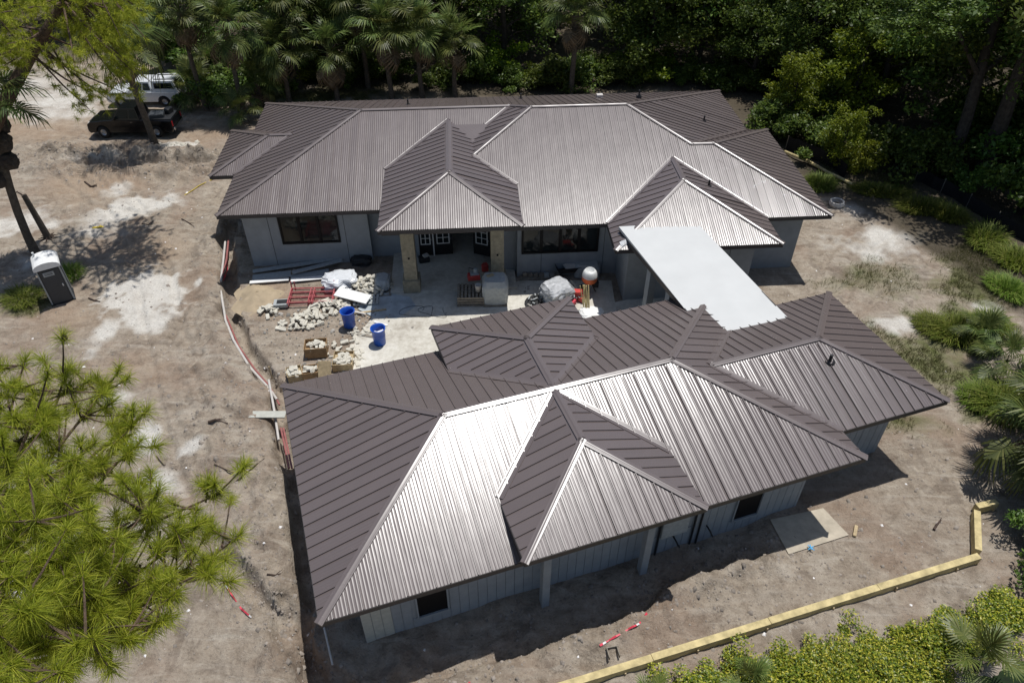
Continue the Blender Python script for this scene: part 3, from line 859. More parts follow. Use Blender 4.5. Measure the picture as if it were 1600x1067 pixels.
# ---------------------------------------------------------------- near building
hB, DB, LB = 3.358, 9.651, 17.721
f0, f1, df, hf = 5.70, 11.441, 0.428, 3.99
k0, k1, db, hk = 5.75, 11.45, 0.70, 3.99
w0, w1, LWB = 1.232, 7.926, 22.216
house_b = thing('garage_building', 'smaller grey outbuilding with glinting bronze metal hip roof in the foreground', 'building', B_O, B_R)
deckB = MB()
sl = lambda *a: slope('B', *a, deckB)
sl(region((0, -1, 0), (-1, 1, 0), (0, 1, DB / 2), (1, 1, LB)), (0, 0), (0, 1), hB)
sl(region((0, 1, DB), (-1, -1, -DB), (0, -1, -DB / 2), (1, -1, LB - DB)), (0, DB), (0, -1), hB)
sl(region((-1, 0, 0), (1, -1, 0), (1, 1, DB)), (0, 0), (1, 0), hB)
sl(region((1, 0, LB), (-1, -1, -LB), (-1, 1, DB - LB)), (LB, 0), (-1, 0), hB)
fm, km = (f0 + f1) / 2, (k0 + k1) / 2
rf, rk = (hf - hB) / S, (hk - hB) / S
sl(region((0, -1, df), (-1, 1, -f0 - df), (1, 1, f1 - df)), (0, -df), (0, 1), hf)
sl(region((-1, 0, -f0), (1, -1, f0 + df), (1, 0, fm), (-1, 1, rf - f0), (0, 1, DB / 2)), (f0, 0), (1, 0), hf)
sl(region((1, 0, f1), (-1, -1, df - f1), (-1, 0, -fm), (1, 1, rf + f1), (0, 1, DB / 2)), (f1, 0), (-1, 0), hf)
yb = DB + db
sl(region((0, 1, yb), (-1, -1, -k0 - yb), (1, -1, k1 - yb)), (0, yb), (0, -1), hk)
sl(region((-1, 0, -k0), (1, 1, k0 + yb), (1, 0, km), (-1, -1, rk - k0 - DB), (0, -1, -DB / 2)), (k0, 0), (1, 0), hk)
sl(region((1, 0, k1), (-1, 1, yb - k1), (-1, 0, -km), (1, -1, rk + k1 - DB), (0, -1, -DB / 2)), (k1, 0), (-1, 0), hk)
wm = (w0 + w1) / 2; wh = (w1 - w0) / 2
sl(region((0, -1, -w0), (0, 1, wm), (1, 1, LWB + w0), (-1, -1, -LB - w0)), (0, w0), (0, 1), hB)
sl(region((0, 1, w1), (0, -1, -wm), (1, -1, LWB - w1), (-1, 1, w1 - LB)), (0, w1), (0, -1), hB)
sl(region((1, 0, LWB), (-1, -1, -LWB - w0), (-1, 1, w1 - LWB)), (LWB, 0), (-1, 0), hB)
roofB = deckB.build('roof', 'deck', house_b)
zb = hB + S * DB / 2
bl, br_ = (DB / 2, DB / 2, zb), (LB - DB / 2, DB / 2, zb)
ridge(bl, br_, roofB)
hip((0, 0, hB), bl, roofB); hip((0, DB, hB), bl, roofB); hip((LB, 0, hB), br_, roofB); hip((LB, DB, hB), br_, roofB)
wf = f1 - f0; fa_ = (fm, -df + wf / 2, hf + S * wf / 2); fc = (fm, DB / 2 - 0.1, hf + S * wf / 2)
hip((f0, -df, hf), fa_, roofB); hip((f1, -df, hf), fa_, roofB); ridge(fa_, fc, roofB)
valley((f0, rf, hf), (fm, rf + wf / 2, hf + S * wf / 2), roofB); valley((f1, rf, hf), (fm, rf + wf / 2, hf + S * wf / 2), roofB)
wk = k1 - k0; ka = (km, yb - wk / 2, hk + S * wk / 2); kc = (km, DB / 2 + 0.1, hk + S * wk / 2)
hip((k0, yb, hk), ka, roofB); hip((k1, yb, hk), ka, roofB); ridge(ka, kc, roofB)
valley((k0, DB - rk, hk), (km, DB - rk - wk / 2, hk + S * wk / 2), roofB); valley((k1, DB - rk, hk), (km, DB - rk - wk / 2, hk + S * wk / 2), roofB)
wa = (LWB - wh, wm, hB + S * wh); ws = (LB - wh, wm, hB + S * wh)
ridge(ws, wa, roofB); hip((LWB, w0, hB), wa, roofB); hip((LWB, w1, hB), wa, roofB)
valley((LB, w0, hB), ws, roofB); valley((LB, w1, hB), ws, roofB)
for a, b_, z in (((0, 0), (LB, 0), hB), ((LB, 0), (LB, w0), hB), ((LB, w0), (LWB, w0), hB), ((LWB, w0), (LWB, w1), hB), ((LWB, w1), (LB, w1), hB), ((LB, w1), (LB, DB), hB), ((LB, DB), (0, DB), hB), ((0, DB), (0, 0), hB),
                 ((f0, rf), (f0, -df), hf), ((f0, -df), (f1, -df), hf), ((f1, -df), (f1, rf), hf), ((k0, DB - rk), (k0, yb), hk), ((k0, yb), (k1, yb), hk), ((k1, yb), (k1, DB - rk), hk)):
    fascia(a, b_, house_b, z)
soffit([(0.02, 0.02), (LB - 0.02, 0.02), (LB - 0.02, DB - 0.02), (0.02, DB - 0.02)], hB, house_b)
soffit([(LB - 2, w0 + 0.02), (LWB - 0.02, w0 + 0.02), (LWB - 0.02, w1 - 0.02), (LB - 2, w1 - 0.02)], hB - 0.004, house_b)
soffit([(f0 + 0.02, -df + 0.02), (f1 - 0.02, -df + 0.02), (f1 - 0.02, rf), (f0 + 0.02, rf)], hf, house_b)
soffit([(k0 + 0.02, DB - rk), (k1 - 0.02, DB - rk), (k1 - 0.02, yb - 0.02), (k0 + 0.02, yb - 0.02)], hk, house_b)
oB = 1.02
wallsB = wall(house_b, [(oB, oB), (LB - oB, oB), (LB - oB, w0 + oB), (LWB - oB, w0 + oB), (LWB - oB, w1 - oB), (LB - oB, w1 - oB), (LB - oB, DB - oB), (oB, DB - oB)], hB - 0.17, -0.5)
MB().box((fm, 0.55, hf - 0.42), (wf - 1.7, 0.25, 0.45)).build('porch_beam', 'siding', house_b)
for x in (f0 + 0.5, f1 - 0.5):
    MB().box((x, 0.75, hf - 0.45), (0.2, 1.6, 0.55)).build('gable_cheek', 'siding', house_b)
for x in (k0 + 0.5, k1 - 0.5):
    MB().box((x, DB - 1.0, hk - 0.45), (0.2, 2.2, 0.55)).build('gable_cheek', 'siding', house_b)
for cu in (6.75, 10.27):
    MB().box((cu, 0.5, 1.7), (0.26, 0.26, 4.2), bev=0.012).build('column', 'siding', house_b)
# vertical siding boards on the walls in view, cut round the openings
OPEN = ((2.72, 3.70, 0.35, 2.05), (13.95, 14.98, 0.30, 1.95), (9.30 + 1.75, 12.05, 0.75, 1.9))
def boards(along, fixed, lo, hi, axis_, out, opens=()):
    x = lo
    while x < hi - 0.05:
        b_ = min(x + 0.305, hi)
        spans = [(-0.45, hB - 0.18)]
        for o0, o1, z0, z1 in opens:
            if b_ > o0 - 0.02 and x < o1 + 0.02:
                spans = [(-0.45, z0), (z1, hB - 0.18)]
        for s0, s1 in spans:
            mid = (x + b_) / 2; hgt = s1 - s0; t = 0.022 + random.uniform(-0.002, 0.002)
            c_ = (mid, fixed - out * t / 2, (s0 + s1) / 2) if axis_ == 'u' else (fixed + out * t / 2, mid, (s0 + s1) / 2)
            dm = (b_ - x - 0.016, t, hgt) if axis_ == 'u' else (t, b_ - x - 0.016, hgt)
            MB().box(c_, dm).build('siding_board', 'primer' if (axis_ == 'u' and fixed == oB and mid < 1.85) else 'siding', wallsB)
        x = b_
boards(0, oB, oB, LB - oB, 'u', 1, OPEN)
boards(0, w0 + oB, LB - oB + 0.03, LWB - oB, 'u', 1)
boards(0, oB, oB, DB - oB, 'v', -1) if False else None
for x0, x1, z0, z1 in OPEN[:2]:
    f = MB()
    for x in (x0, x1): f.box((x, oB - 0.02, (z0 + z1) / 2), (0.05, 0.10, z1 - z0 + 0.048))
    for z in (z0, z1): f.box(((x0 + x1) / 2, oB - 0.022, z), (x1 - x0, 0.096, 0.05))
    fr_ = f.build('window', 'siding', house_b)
    MB().box(((x0 + x1) / 2, oB - 0.004, (z0 + z1) / 2), (x1 - x0 - 0.05, 0.01, z1 - z0 - 0.05)).build('pane', 'black_frame', fr_)  # flat black sheet paints in the dark inside of the window opening
# the meter box, conduits and hose bibs by the second column
x0, x1, z0, z1 = OPEN[2]
MB().box(((x0 + x1) / 2, oB - 0.08, (z0 + z1) / 2), (x1 - x0, 0.16, z1 - z0), bev=0.02).build('meter_box', 'board_grey', house_b)
for x in (11.0, 12.35, 12.6):
    MB().tube([(x, oB - 0.07, -0.3), (x, oB - 0.07, 2.2)], 0.035, 8).build('conduit', 'dark_plastic', house_b)
for x in (11.6, 12.9):
    MB().tube([(x, oB - 0.05, 0.55), (x, oB - 0.25, 0.55), (x + 0.1, oB - 0.3, 0.3), (x + 0.25, oB - 0.2, 0.0)], 0.03, 8).build('hose_bib', 'dark_plastic', house_b)
vent_pipe(roofB, (18.75, 3.65, hB + S * (3.65 - w0)), 0.06, 0.30)
MB().box((20.05, w0 + oB - 0.015, 1.5), (0.03, 0.03, 2.8)).build('corner_trim', 'siding', house_b)

# link the roof sheets: the largest as parts of their roof, the remainder joined
for key, roof in (('A', roofA), ('B', roofB)):
    ps = sorted([p for p in PANELS if p[4] == key], key=lambda p: -p[0])
    for a_, V, F, UV, _ in ps[:300]:
        mesh_obj('roof_panel', V, F, 'roof_bronze', roof, uvs=UV)
    rest = ps[300:]
    if rest:
        V_, F_, U_ = [], [], []
        for a_, V, F, UV, _ in rest:
            b0 = len(V_); V_ += V; U_ += UV; F_ += [tuple(b0 + i for i in f) for f in F]
        tag(mesh_obj('roof_panel_remainder', V_, F_, 'roof_bronze', roof, uvs=U_), kind='stuff')
print('panels', len(PANELS), sum(p[4] == 'A' for p in PANELS))

# ---------------------------------------------------------------- flat white breezeway between the houses
bw = thing('breezeway', 'flat white membrane roof linking the two buildings on grey posts', 'breezeway', B_O, B_R)
zf = lambda v: 3.80 + (v - 7) * 0.021
V = []
for u, v in ((15.58, 6.2), (19.17, 6.2), (19.17, 13.75), (17.4, 14.2), (15.62, 14.6)):
    V.append((u, v, zf(v)))
nV = len(V)
V += [(x, y, z - 0.14) for x, y, z in V]
F = [tuple(range(nV)), tuple(range(2 * nV - 1, nV - 1, -1))] + [(i, nV + i, nV + (i + 1) % nV, (i + 1) % nV) for i in range(nV)]
mesh_obj('roof_sheet', V, F, 'white_membrane', bw)
for a, b_ in (((15.60, 7.4), (15.64, 14.5)), ((19.14, 7.4), (19.14, 13.6))):
    P, Q = Vector(a), Vector(b_)
    MB().box(((P.x + Q.x) / 2, (P.y + Q.y) / 2, 3.72), ((Q - P).length, 0.04, 0.22), rz=math.atan2(Q.y - P.y, Q.x - P.x)).build('edge_beam', 'fascia', bw)
for u, v in ((15.85, 9.9), (15.85, 11.6), (18.95, 9.9), (18.95, 11.6)):
    MB().box((u, v, 1.6), (0.32, 0.32, 4.0)).build('post', 'siding', bw)
MB().box((17.4, 9.5, 1.6), (3.0, 0.15, 3.9)).build('back_wall', 'siding', bw)
MB().prism([(15.4, 8.6), (19.4, 8.6), (19.4, 14.0), (15.4, 14.0)], -0.2, 0.075).build('floor', 'concrete', bw)
# small folded metal flashing left at the gable corner
fl = MB().add([(0, 0, 0), (0.5, 0.35, 0.02), (0.42, 0.5, 0.16), (-0.06, 0.2, 0.12)], [(0, 1, 2, 3)]).add([(0, 0, -0.01), (0.5, 0.35, 0.01), (0.55, 0.28, -0.12), (0.02, -0.05, -0.12)], [(3, 2, 1, 0)]).build('metal_flashing', 'tarp_silver')
x_, y_ = a2w(g0 + 0.25, -dg + 0.1)
fl.location = (x_, y_, h + 0.10)
tag(fl, 'bent scrap of bright metal flashing at the gable eave corner by the white roof', 'flashing')

# ---------------------------------------------------------------- vehicles
def frustum(mb, x0, x1, y, z0, X0, X1, Y, z1):
    V = [(x0, -y, z0), (x1, -y, z0), (x1, y, z0), (x0, y, z0), (X0, -Y, z1), (X1, -Y, z1), (X1, Y, z1), (X0, Y, z1)]
    mb.add(V, [(3, 2, 1, 0), (4, 5, 6, 7), (0, 1, 5, 4), (1, 2, 6, 5), (2, 3, 7, 6), (3, 0, 4, 7)])
    return [Vector(v) for v in V]

def pane_on(V, quad, a0, a1, b0, b1, parent, name='window', m='window_glass', off=0.012):
    """thin glass on a quad face, inset by fractions along (a) and up (b)"""
    p, q, r, s_ = [V[i] for i in quad]
    f = lambda a, b: (p * (1 - a) + q * a) * (1 - b) + (s_ * (1 - a) + r * a) * b
    n = (q - p).cross(s_ - p).normalized() * off
    c = [f(a0, b0), f(a1, b0), f(a1, b1), f(a0, b1)]
    return mesh_obj(name, [x + n for x in c] + list(c), [(0, 1, 2, 3), (4, 5, 1, 0), (5, 6, 2, 1), (6, 7, 3, 2), (7, 4, 0, 3)], m, parent)

def pickup(name, label, paint, loc, rz, topper, length=5.4):
    t = thing(name, label, 'truck', loc, rz)
    hl = length / 2
    xf, xr = hl - 0.95, -hl + 1.15
    pts = [(-hl, 0.5), (-hl + 0.02, 1.02), (-0.75, 1.06), (1.05, 1.10), (hl - 0.25, 1.0), (hl - 0.04, 0.86), (hl, 0.5), (hl - 0.1, 0.36)]
    for xc in (xf, xr):
        pts += [(xc + 0.45 * math.cos(a), 0.38 + 0.45 * math.sin(a)) for a in np.linspace(0, math.pi, 9)]
    pts += [(-hl + 0.08, 0.36)]
    n = len(pts)
    V = []
    for sy, sh in ((-1, 0.93), (-1, 1.0), (1, 1.0), (1, 0.93)):
        for x, z in pts:
            zz = 0.7 + (z - 0.7) * (0.985 if sh < 1 else 0.96)
            y = (0.93 if sh < 1 else 0.86) - 0.10 * max(0, (z - 0.75))
            V.append((x * (0.99 if sh < 1 else 1), sy * y, z if sh == 1.0 else zz))
    F = [tuple(range(n - 1, -1, -1)), tuple(range(3 * n, 4 * n))]
    for l in range(3):
        for i in range(n):
            j = (i + 1) % n
            F.append((l * n + i, l * n + j, (l + 1) * n + j, (l + 1) * n + i))
    body = mesh_obj('body', V, [f[::-1] for f in F], paint, t)
    cb = MB()
    CV = frustum(cb, -0.75, 1.12, 0.84, 1.05, -0.58, 0.50, 0.68, 1.74)
    cab = cb.build('cab', paint, t)
    pane_on(CV, (0, 1, 5, 4), 0.05, 0.36, 0.18, 0.86, cab, 'side_window'); pane_on(CV, (0, 1, 5, 4), 0.42, 0.92, 0.18, 0.86, cab, 'side_window')
    pane_on(CV, (2, 3, 7, 6), 0.08, 0.58, 0.18, 0.86, cab, 'side_window'); pane_on(CV, (2, 3, 7, 6), 0.64, 0.95, 0.18, 0.86, cab, 'side_window')
    pane_on(CV, (1, 2, 6, 5), 0.08, 0.92, 0.10, 0.90, cab, 'windshield')
    if topper:
        tb = MB()
        TV = frustum(tb, -hl + 0.04, -0.78, 0.86, 1.05, -hl + 0.30, -0.80, 0.74, 1.80)
        tp = tb.build('topper', paint, t)
        pane_on(TV, (0, 1, 5, 4), 0.10, 0.90, 0.32, 0.82, tp, 'topper_window'); pane_on(TV, (2, 3, 7, 6), 0.10, 0.90, 0.32, 0.82, tp, 'topper_window')
        pane_on(TV, (3, 0, 4, 7), 0.08, 0.92, 0.15, 0.88, tp, 'rear_window')
        for y in (-0.45, 0.45):
            MB().box((-1.7, y, 1.83), (1.5, 0.05, 0.05)).build('roof_rail', 'dark_plastic', tp)
    else:
        bed = MB().box((-hl + 0.98, 0, 1.035), (1.75, 1.4, 0.06)).build('bed_liner', 'dark_plastic', t)
        MB().box((-hl + 1.1, 0.2, 1.15), (0.9, 0.7, 0.24), rz=0.2, bev=0.03).build('tool_box', 'grey_plastic', bed)
        MB().box((-hl + 0.5, -0.3, 1.2), (0.4, 0.5, 0.34), rz=-0.3, bev=0.04).build('crate', 'dark_plastic', bed)
    for x in (xf, xr):
        for sy in (-1, 1):
            wv = MB().lathe((0, 0, 0), [(0.19, 0.12), (0.34, 0.125), (0.385, 0.08), (0.39, 0), (0.385, -0.08), (0.34, -0.125), (0.19, -0.12)], 20).build('wheel', 'tyre', t, True)
            wv.location = (x, sy * 0.78, 0.38); wv.rotation_euler = (R(-90 * sy), 0, 0)
            MB().lathe((0, 0, 0), [(0, 0.06), (0.08, 0.09), (0.12, 0.07), (0.2, 0.115), (0.215, 0.1)], 14).build('rim', 'rim', wv)
    for sy in (-1, 1):
        MB().box((hl - 0.10, sy * 0.62, 0.82), (0.10, 0.28, 0.15), bev=0.02).build('headlight', 'lamp_glass', t)
        MB().box((-hl + 0.03, sy * 0.78, 0.82), (0.06, 0.12, 0.30)).build('tail_light', 'lamp_red', t)
        mr = MB().box((0.80, sy * 1.0, 1.22), (0.12, 0.20, 0.16), bev=0.02).build('mirror', paint, t)
        MB().box((-0.20, sy * 0.90, 0.98), (0.14, 0.03, 0.03)).build('door_handle', 'chrome', t)
    MB().box((hl + 0.02, 0, 0.52), (0.10, 1.6, 0.18), bev=0.03).build('bumper', 'chrome' if not topper else 'dark_plastic', t)
    MB().box((-hl - 0.03, 0, 0.52), (0.10, 1.6, 0.18), bev=0.03).build('bumper', 'chrome', t)
    MB().box((hl - 0.015, 0, 0.78), (0.05, 0.9, 0.18)).build('grille', 'dark_plastic', t)
    return t
P = Vector((-29.13, 51.79)); Q = Vector((-23.69, 51.91)); M_ = (P + Q) / 2
pickup('white_pickup_truck', 'white pickup truck with a windowed topper, parked behind the black truck', 'car_white', (M_.x, M_.y + 0.5, gz(M_.x, M_.y)), R(180) + 0.03, True, 5.2)
P = Vector((-28.01, 46.37)); Q = Vector((-22.53, 47.15)); M_ = (P + Q) / 2
pickup('black_pickup_truck', 'black pickup truck with loaded bed, parked behind the leaning palm trunk', 'car_black', (M_.x, M_.y + 0.45, gz(M_.x, M_.y)), R(180) + 0.02, False, 5.6).scale = (1, 1.05, 1.14)

# ---------------------------------------------------------------- portable toilet
P = Vector((-22.10, 28.06)); Q = Vector((-21.23, 28.59))
ang = math.atan2(Q.y - P.y, Q.x - P.x); wd = (Q - P).length
pt = thing('portable_toilet', 'dark grey portable toilet with white domed roof standing on bare dirt', 'portable toilet', (P.x, P.y, gz(P.x, P.y)), ang)
MB().box((wd / 2, wd / 2, 1.02), (wd - 0.06, wd - 0.06, 2.0)).build('cabin', 'grey_plastic', pt)
for x in (0.03, wd - 0.03):
    for y in (0.03, wd - 0.03):
        MB().box((x, y, 1.02), (0.06, 0.06, 2.04), bev=0.01).build('corner_post', 'board_grey', pt)
dr = MB().box((wd / 2, 0.01, 1.0), (wd - 0.22, 0.04, 1.84), bev=0.015).build('door', 'grey_plastic', pt)
MB().box((wd - 0.2, -0.02, 1.0), (0.05, 0.03, 0.14)).build('handle', 'pale_plastic', dr)
pl = MB().box((wd / 2 - 0.05, -0.02, 1.72), (0.46, 0.012, 0.22)).build('sign_plate', 'board_grey', dr)
for z in (1.755, 1.69):
    MB().box((wd / 2 - 0.05, -0.028, z), (0.34, 0.006, 0.028)).build('sign_line', 'grey_plastic', pl)
prof = [(-0.06, 2.02), (-0.06, 2.10)] + [(wd / 2 - (wd / 2 + 0.06) * math.cos(a), 2.10 + 0.26 * math.sin(a)) for a in np.linspace(0.1, math.pi - 0.1, 11)] + [(wd + 0.06, 2.10), (wd + 0.06, 2.02)]
n = len(prof)
V = [(x, -0.08, z) for x, z in prof] + [(x, wd + 0.06, z) for x, z in prof]
rf_ = mesh_obj('roof', V, [tuple(range(n)), tuple(range(2 * n - 1, n - 1, -1))] + [(i, n + i, n + (i + 1) % n, (i + 1) % n) for i in range(n)], 'white_paint', pt)
MB().tube([(0.15, wd - 0.1, 2.1), (0.15, wd - 0.1, 2.5)], 0.05, 10).build('vent_stack', 'pale_plastic', rf_)
MB().box((wd / 2, wd / 2, 0.03), (wd + 0.05, wd + 0.05, 0.08)).build('skid_base', 'dark_plastic', pt)

# ---------------------------------------------------------------- court materials
CZ = 0.07
def drum(label, xy):
    d_ = thing('blue_drum', label, 'drum', (xy[0], xy[1], CZ if xy[0] > -8.3 else gz(*xy)), 0, 'blue plastic drums in the court')
    MB().lathe((0, 0, 0), [(0, 0.0), (0.25, 0.0), (0.27, 0.03), (0.285, 0.45), (0.30, 0.5), (0.29, 0.55), (0.31, 0.84), (0.33, 0.88), (0.325, 0.90), (0.295, 0.89), (0.275, 0.5), (0.255, 0.10), (0, 0.10)], 24).build('barrel', 'blue_plastic', d_, True)
    MB().lathe((0, 0, 0.86), [(0.325, 0), (0.345, 0.0), (0.345, 0.04), (0.325, 0.045)], 24).build('rim_band', 'blue_plastic', d_)
    return d_
drum('blue plastic drum beside the white board, nearer the main house', (-7.55, 26.57))
d2_ = drum('blue plastic drum with pale scraps inside, nearer the front roof', (-5.98, 25.34))
MB().box((0.05, 0.1, 0.55), (0.3, 0.08, 0.3), rz=0.6, rx=0.5).box((-0.08, -0.05, 0.6), (0.25, 0.06, 0.2), rz=-0.4, rx=-0.4).build('scrap', 'white_paint', d2_)

def bag_mesh(name, sx, sy, sz, m, parent=None, seed=0, amp=0.12, nu=18, nv=10, bulge=0.10, flat=0.75):
    """lumpy wrapped block: a rounded box with creases"""
    r_ = np.random.default_rng(seed)
    V = []; F = []
    ph = r_.random(8) * 9
    for j in range(nv + 1):
        tz = j / nv
        for i in range(nu):
            a = 2 * math.pi * i / nu
            ca, sa = math.cos(a), math.sin(a)
            k = 1 / max(abs(ca), abs(sa)) ** flat
            sc = (1 + bulge * math.sin(math.pi * tz)) * (1 - max(0, tz - 0.78) * 0.9)
            w = 1 + amp * (math.sin(5 * a + ph[0] + 6 * tz) * 0.4 + math.sin(11 * a + ph[1] - 9 * tz) * 0.35 + (r_.random() - 0.5) * 0.8)
            V.append((ca * k * sx / 2 * sc * w, sa * k * sy / 2 * sc * w, tz * sz + (r_.random() - 0.5) * amp * sz * 0.3 * (tz > 0.1)))
    for j in range(nv):
        for i in range(nu):
            F.append((j * nu + i, j * nu + (i + 1) % nu, (j + 1) * nu + (i + 1) % nu, (j + 1) * nu + i))
    V.append((0, 0, sz * (1 + amp * 0.3)))
    for i in range(nu):
        F.append((nv * nu + i, nv * nu + (i + 1) % nu, len(V) - 1))
    return mesh_obj(name, V, F, m, parent)

def pallet(parent, w=1.1, d=1.0, z=0.0, m='wood_grey', n=6):
    for y in np.linspace(-d / 2 + 0.05, d / 2 - 0.05, 3):
        MB().box((0, y, z + 0.05), (w, 0.06, 0.09)).build('stringer', m, parent)
    for x in np.linspace(-w / 2 + 0.06, w / 2 - 0.06, n):
        MB().box((x, 0, z + 0.108), (0.11, d, 0.022)).build('slat', m, parent)

# loose ledge stones share a few meshes
STONES = []
for i in range(8):
    r_ = np.random.default_rng(40 + i)
    lx, ly, lz = r_.uniform(0.16, 0.36), r_.uniform(0.10, 0.18), r_.uniform(0.06, 0.12)
    o = MB().box((0, 0, 0), (lx, ly, lz), bev=0.012)
    V = [(x * (1 + 0.12 * (r_.random() - 0.5)), y * (1 + 0.2 * (r_.random() - 0.5)), z * (1 + 0.3 * (r_.random() - 0.5))) for x, y, z in o.v]
    me = bpy.data.meshes.new('stone'); me.from_pydata(V, [], o.f); me.materials.append(MATS['veneer_stone']); me.update()
    STONES.append(me)
def stones(parent, n, rx, ry, hgt, seed, base=0.0, tidy=0.0):
    r_ = random.Random(seed)
    for k in range(n):
        a = r_.uniform(0, 2 * math.pi); q = math.sqrt(r_.random())
        x, y = rx * q * math.cos(a), ry * q * math.sin(a)
        o = bpy.data.objects.new('stone', r_.choice(STONES)); COL.objects.link(o); o.parent = parent
        o.location = (x, y, base + 0.05 + hgt * (1 - q * q) * r_.uniform(0.3, 1.0))
        o.rotation_euler = (r_.gauss(0, 0.28), r_.gauss(0, 0.28), r_.uniform(0, 3.1) if not tidy else r_.choice((0, 1.57)) + r_.gauss(0, tidy))
        sc = r_.uniform(0.75, 1.25); o.scale = (sc, sc, sc)
def stone_heap(label, xy, rz, n, rx, ry, hgt, seed, group='heaps of loose ledge stone in the court'):
    t = thing('stone_heap', label, 'stone heap', (xy[0], xy[1], max(gz(*xy), 0)), rz, group)
    stones(t, n, rx, ry, hgt, seed)
    return t
stone_heap('sprawling heap of loose beige ledge stones, left of the first blue drum', (-9.78, 26.94), 0.35, 70, 1.15, 0.62, 0.32, 1)
stone_heap('heap of loose beige ledge stones touching the red scaffold frames', (-8.82, 27.91), 0.3, 55, 0.95, 0.55, 0.34, 2)
stone_heap('small low stack of pale stones on the tan sand', (-11.63, 27.62), 0.1, 22, 0.42, 0.42, 0.24, 3)
stone_heap('flat scatter of pale stone strips between the two blue drums', (-6.80, 26.15), 0.3, 26, 0.8, 0.5, 0.05, 4)

# stone stacked on a pallet by the porch column
t = thing('stone_pallet', 'pallet stacked with beige ledge stones beside the white plastic bundle', 'pallet', ((-6.99, 29.50)) + (0.0,), 0.05)
pallet(t, 2.1, 1.4); stones(t, 110, 1.0, 0.68, 0.55, 9, 0.12)
bag_mesh('wrap', 0.7, 0.9, 0.55, 'bag_grey', t, 5, 0.1).location = (0.6, 0.1, 0.12)
# stone cartons at the near end of the court
def carton(label, xy, rz, sx, sy, sz, seed, n=12, m='cardboard'):
    t = thing('stone_carton', label, 'carton', (xy[0], xy[1], max(gz(*xy), 0.02)), rz, 'cartons of ledge stone')
    for x, y, dx, dy in ((0, -sy / 2, sx, 0.02), (0, sy / 2, sx, 0.02), (-sx / 2, 0, 0.02, sy - 0.02), (sx / 2, 0, 0.02, sy - 0.02)):
        MB().box((x, y, sz / 2), (dx, dy, sz)).build('carton_side', m, t)
    MB().box((0, 0, sz * 0.32), (sx - 0.03, sy - 0.03, sz * 0.6)).build('carton_fill', m, t)
    stones(t, n, sx * 0.38, sy * 0.38, 0.16, seed, sz * 0.62, 0.2)
    return t
carton('brown carton overflowing with stones, farthest from the front roof', (-8.71, 24.73), 0.12, 0.95, 0.7, 0.55, 21, 22)
carton('open brown carton of pale stones touching the front roof edge', (-8.66, 23.23), 0.2, 0.65, 0.55, 0.42, 22, 14)
carton('leftmost carton of long pale stones near the trench pipe', (-9.33, 23.15), 0.35, 0.62, 0.62, 0.38, 23, 16, 'wood_fresh')
carton('wide pale crate of beige stones right of the brown cartons', (-7.37, 23.96), 0.05, 0.85, 0.9, 0.4, 24, 34, 'wood_fresh')
o = MB().box((0, 0, 0.45), (0.55, 0.07, 0.85), rx=-0.55, bev=0.01).build('tan_board', 'wood_fresh')
xy = (-7.99, 23.07); o.location = (xy[0], xy[1], 0.02); tag(o, 'tan square board leaning between the cartons', 'board')

# stacked red scaffold frames lying flat
t = thing('scaffold_frames', 'stack of red scaffold frames lying on the dirt by the stone heap', 'scaffold', ((-9.72, 28.57)) + (0.06,), 0.05)
for k in range(4):
    z = 0.05 + k * 0.075; ox, oy = random.uniform(-0.05, 0.05), random.uniform(-0.05, 0.05)
    f = MB().tube([(-1.05 + ox, -0.62 + oy, z), (-1.05 + ox, 0.72 + oy, z)], 0.026).tube([(1.05 + ox, -0.62 + oy, z), (1.05 + ox, 0.72 + oy, z)], 0.026).build('frame', 'red_steel', t)
    for y in (-0.5, -0.1, 0.3, 0.62):
        MB().tube([(-1.05 + ox, y + oy, z), (1.05 + ox, y + oy, z)], 0.02, 6).build('rung', 'red_steel', f)
    for x in (-0.08, 0.08):
        MB().tube([(x + ox, -0.5 + oy, z), (x + ox, 0.62 + oy, z)], 0.026, 6).build('brace', 'red_steel', f)
for x in (-1.05, -0.88, 1.05):
    MB().tube([(x, 0.66, 0.1), (x, 0.7, 0.62)], 0.03).build('coupling_pin', 'red_steel', t)

def plank(label, pxa, pxb, z0, z1, wdt, thk, m, roll=0.0, cat='board'):
    a = Vector((pxa[0], pxa[1], z0)); b_ = Vector((pxb[0], pxb[1], z1))
    d_ = b_ - a
    o = MB().box((0, 0, 0), (d_.length, wdt, thk), bev=min(0.008, thk / 3)).build('board', m)
    o.location = (a + b_) / 2
    o.rotation_euler = (roll, -math.atan2(d_.z, math.hypot(d_.x, d_.y)), math.atan2(d_.y, d_.x))
    return tag(o, label, cat)
plank('white trim board lying on the sand below the grey wall', (-13.09, 29.88), (-11.20, 30.15), 0.14, 0.14, 0.22, 0.05, 'white_paint')
plank('pale board touching the top of the red scaffold frames', (-11.09, 30.09), (-9.31, 30.37), 0.12, 0.12, 0.30, 0.04, 'white_paint')
plank('grey plank lying askew along the wall, highest of the grey planks', (-11.36, 31.26), (-8.68, 31.95), 0.18, 0.26, 0.30, 0.03, 'board_grey')
plank('long grey plank at the left foot of the front wall', (-13.18, 30.81), (-10.83, 31.43), 0.16, 0.18, 0.28, 0.03, 'board_grey')
plank('grey plank crossing over the long one below the window', (-11.11, 30.59), (-8.75, 31.61), 0.24, 0.30, 0.28, 0.03, 'board_grey')
plank('grey sheet lying flat under the crossing planks', (-13.08, 30.31), (-11.23, 30.70), 0.10, 0.10, 0.55, 0.02, 'board_grey')
plank('wide grey sheet lying flat beside the white plastic bundle', (-11.13, 30.26), (-9.30, 30.81), 0.09, 0.09, 0.7, 0.02, 'board_grey')
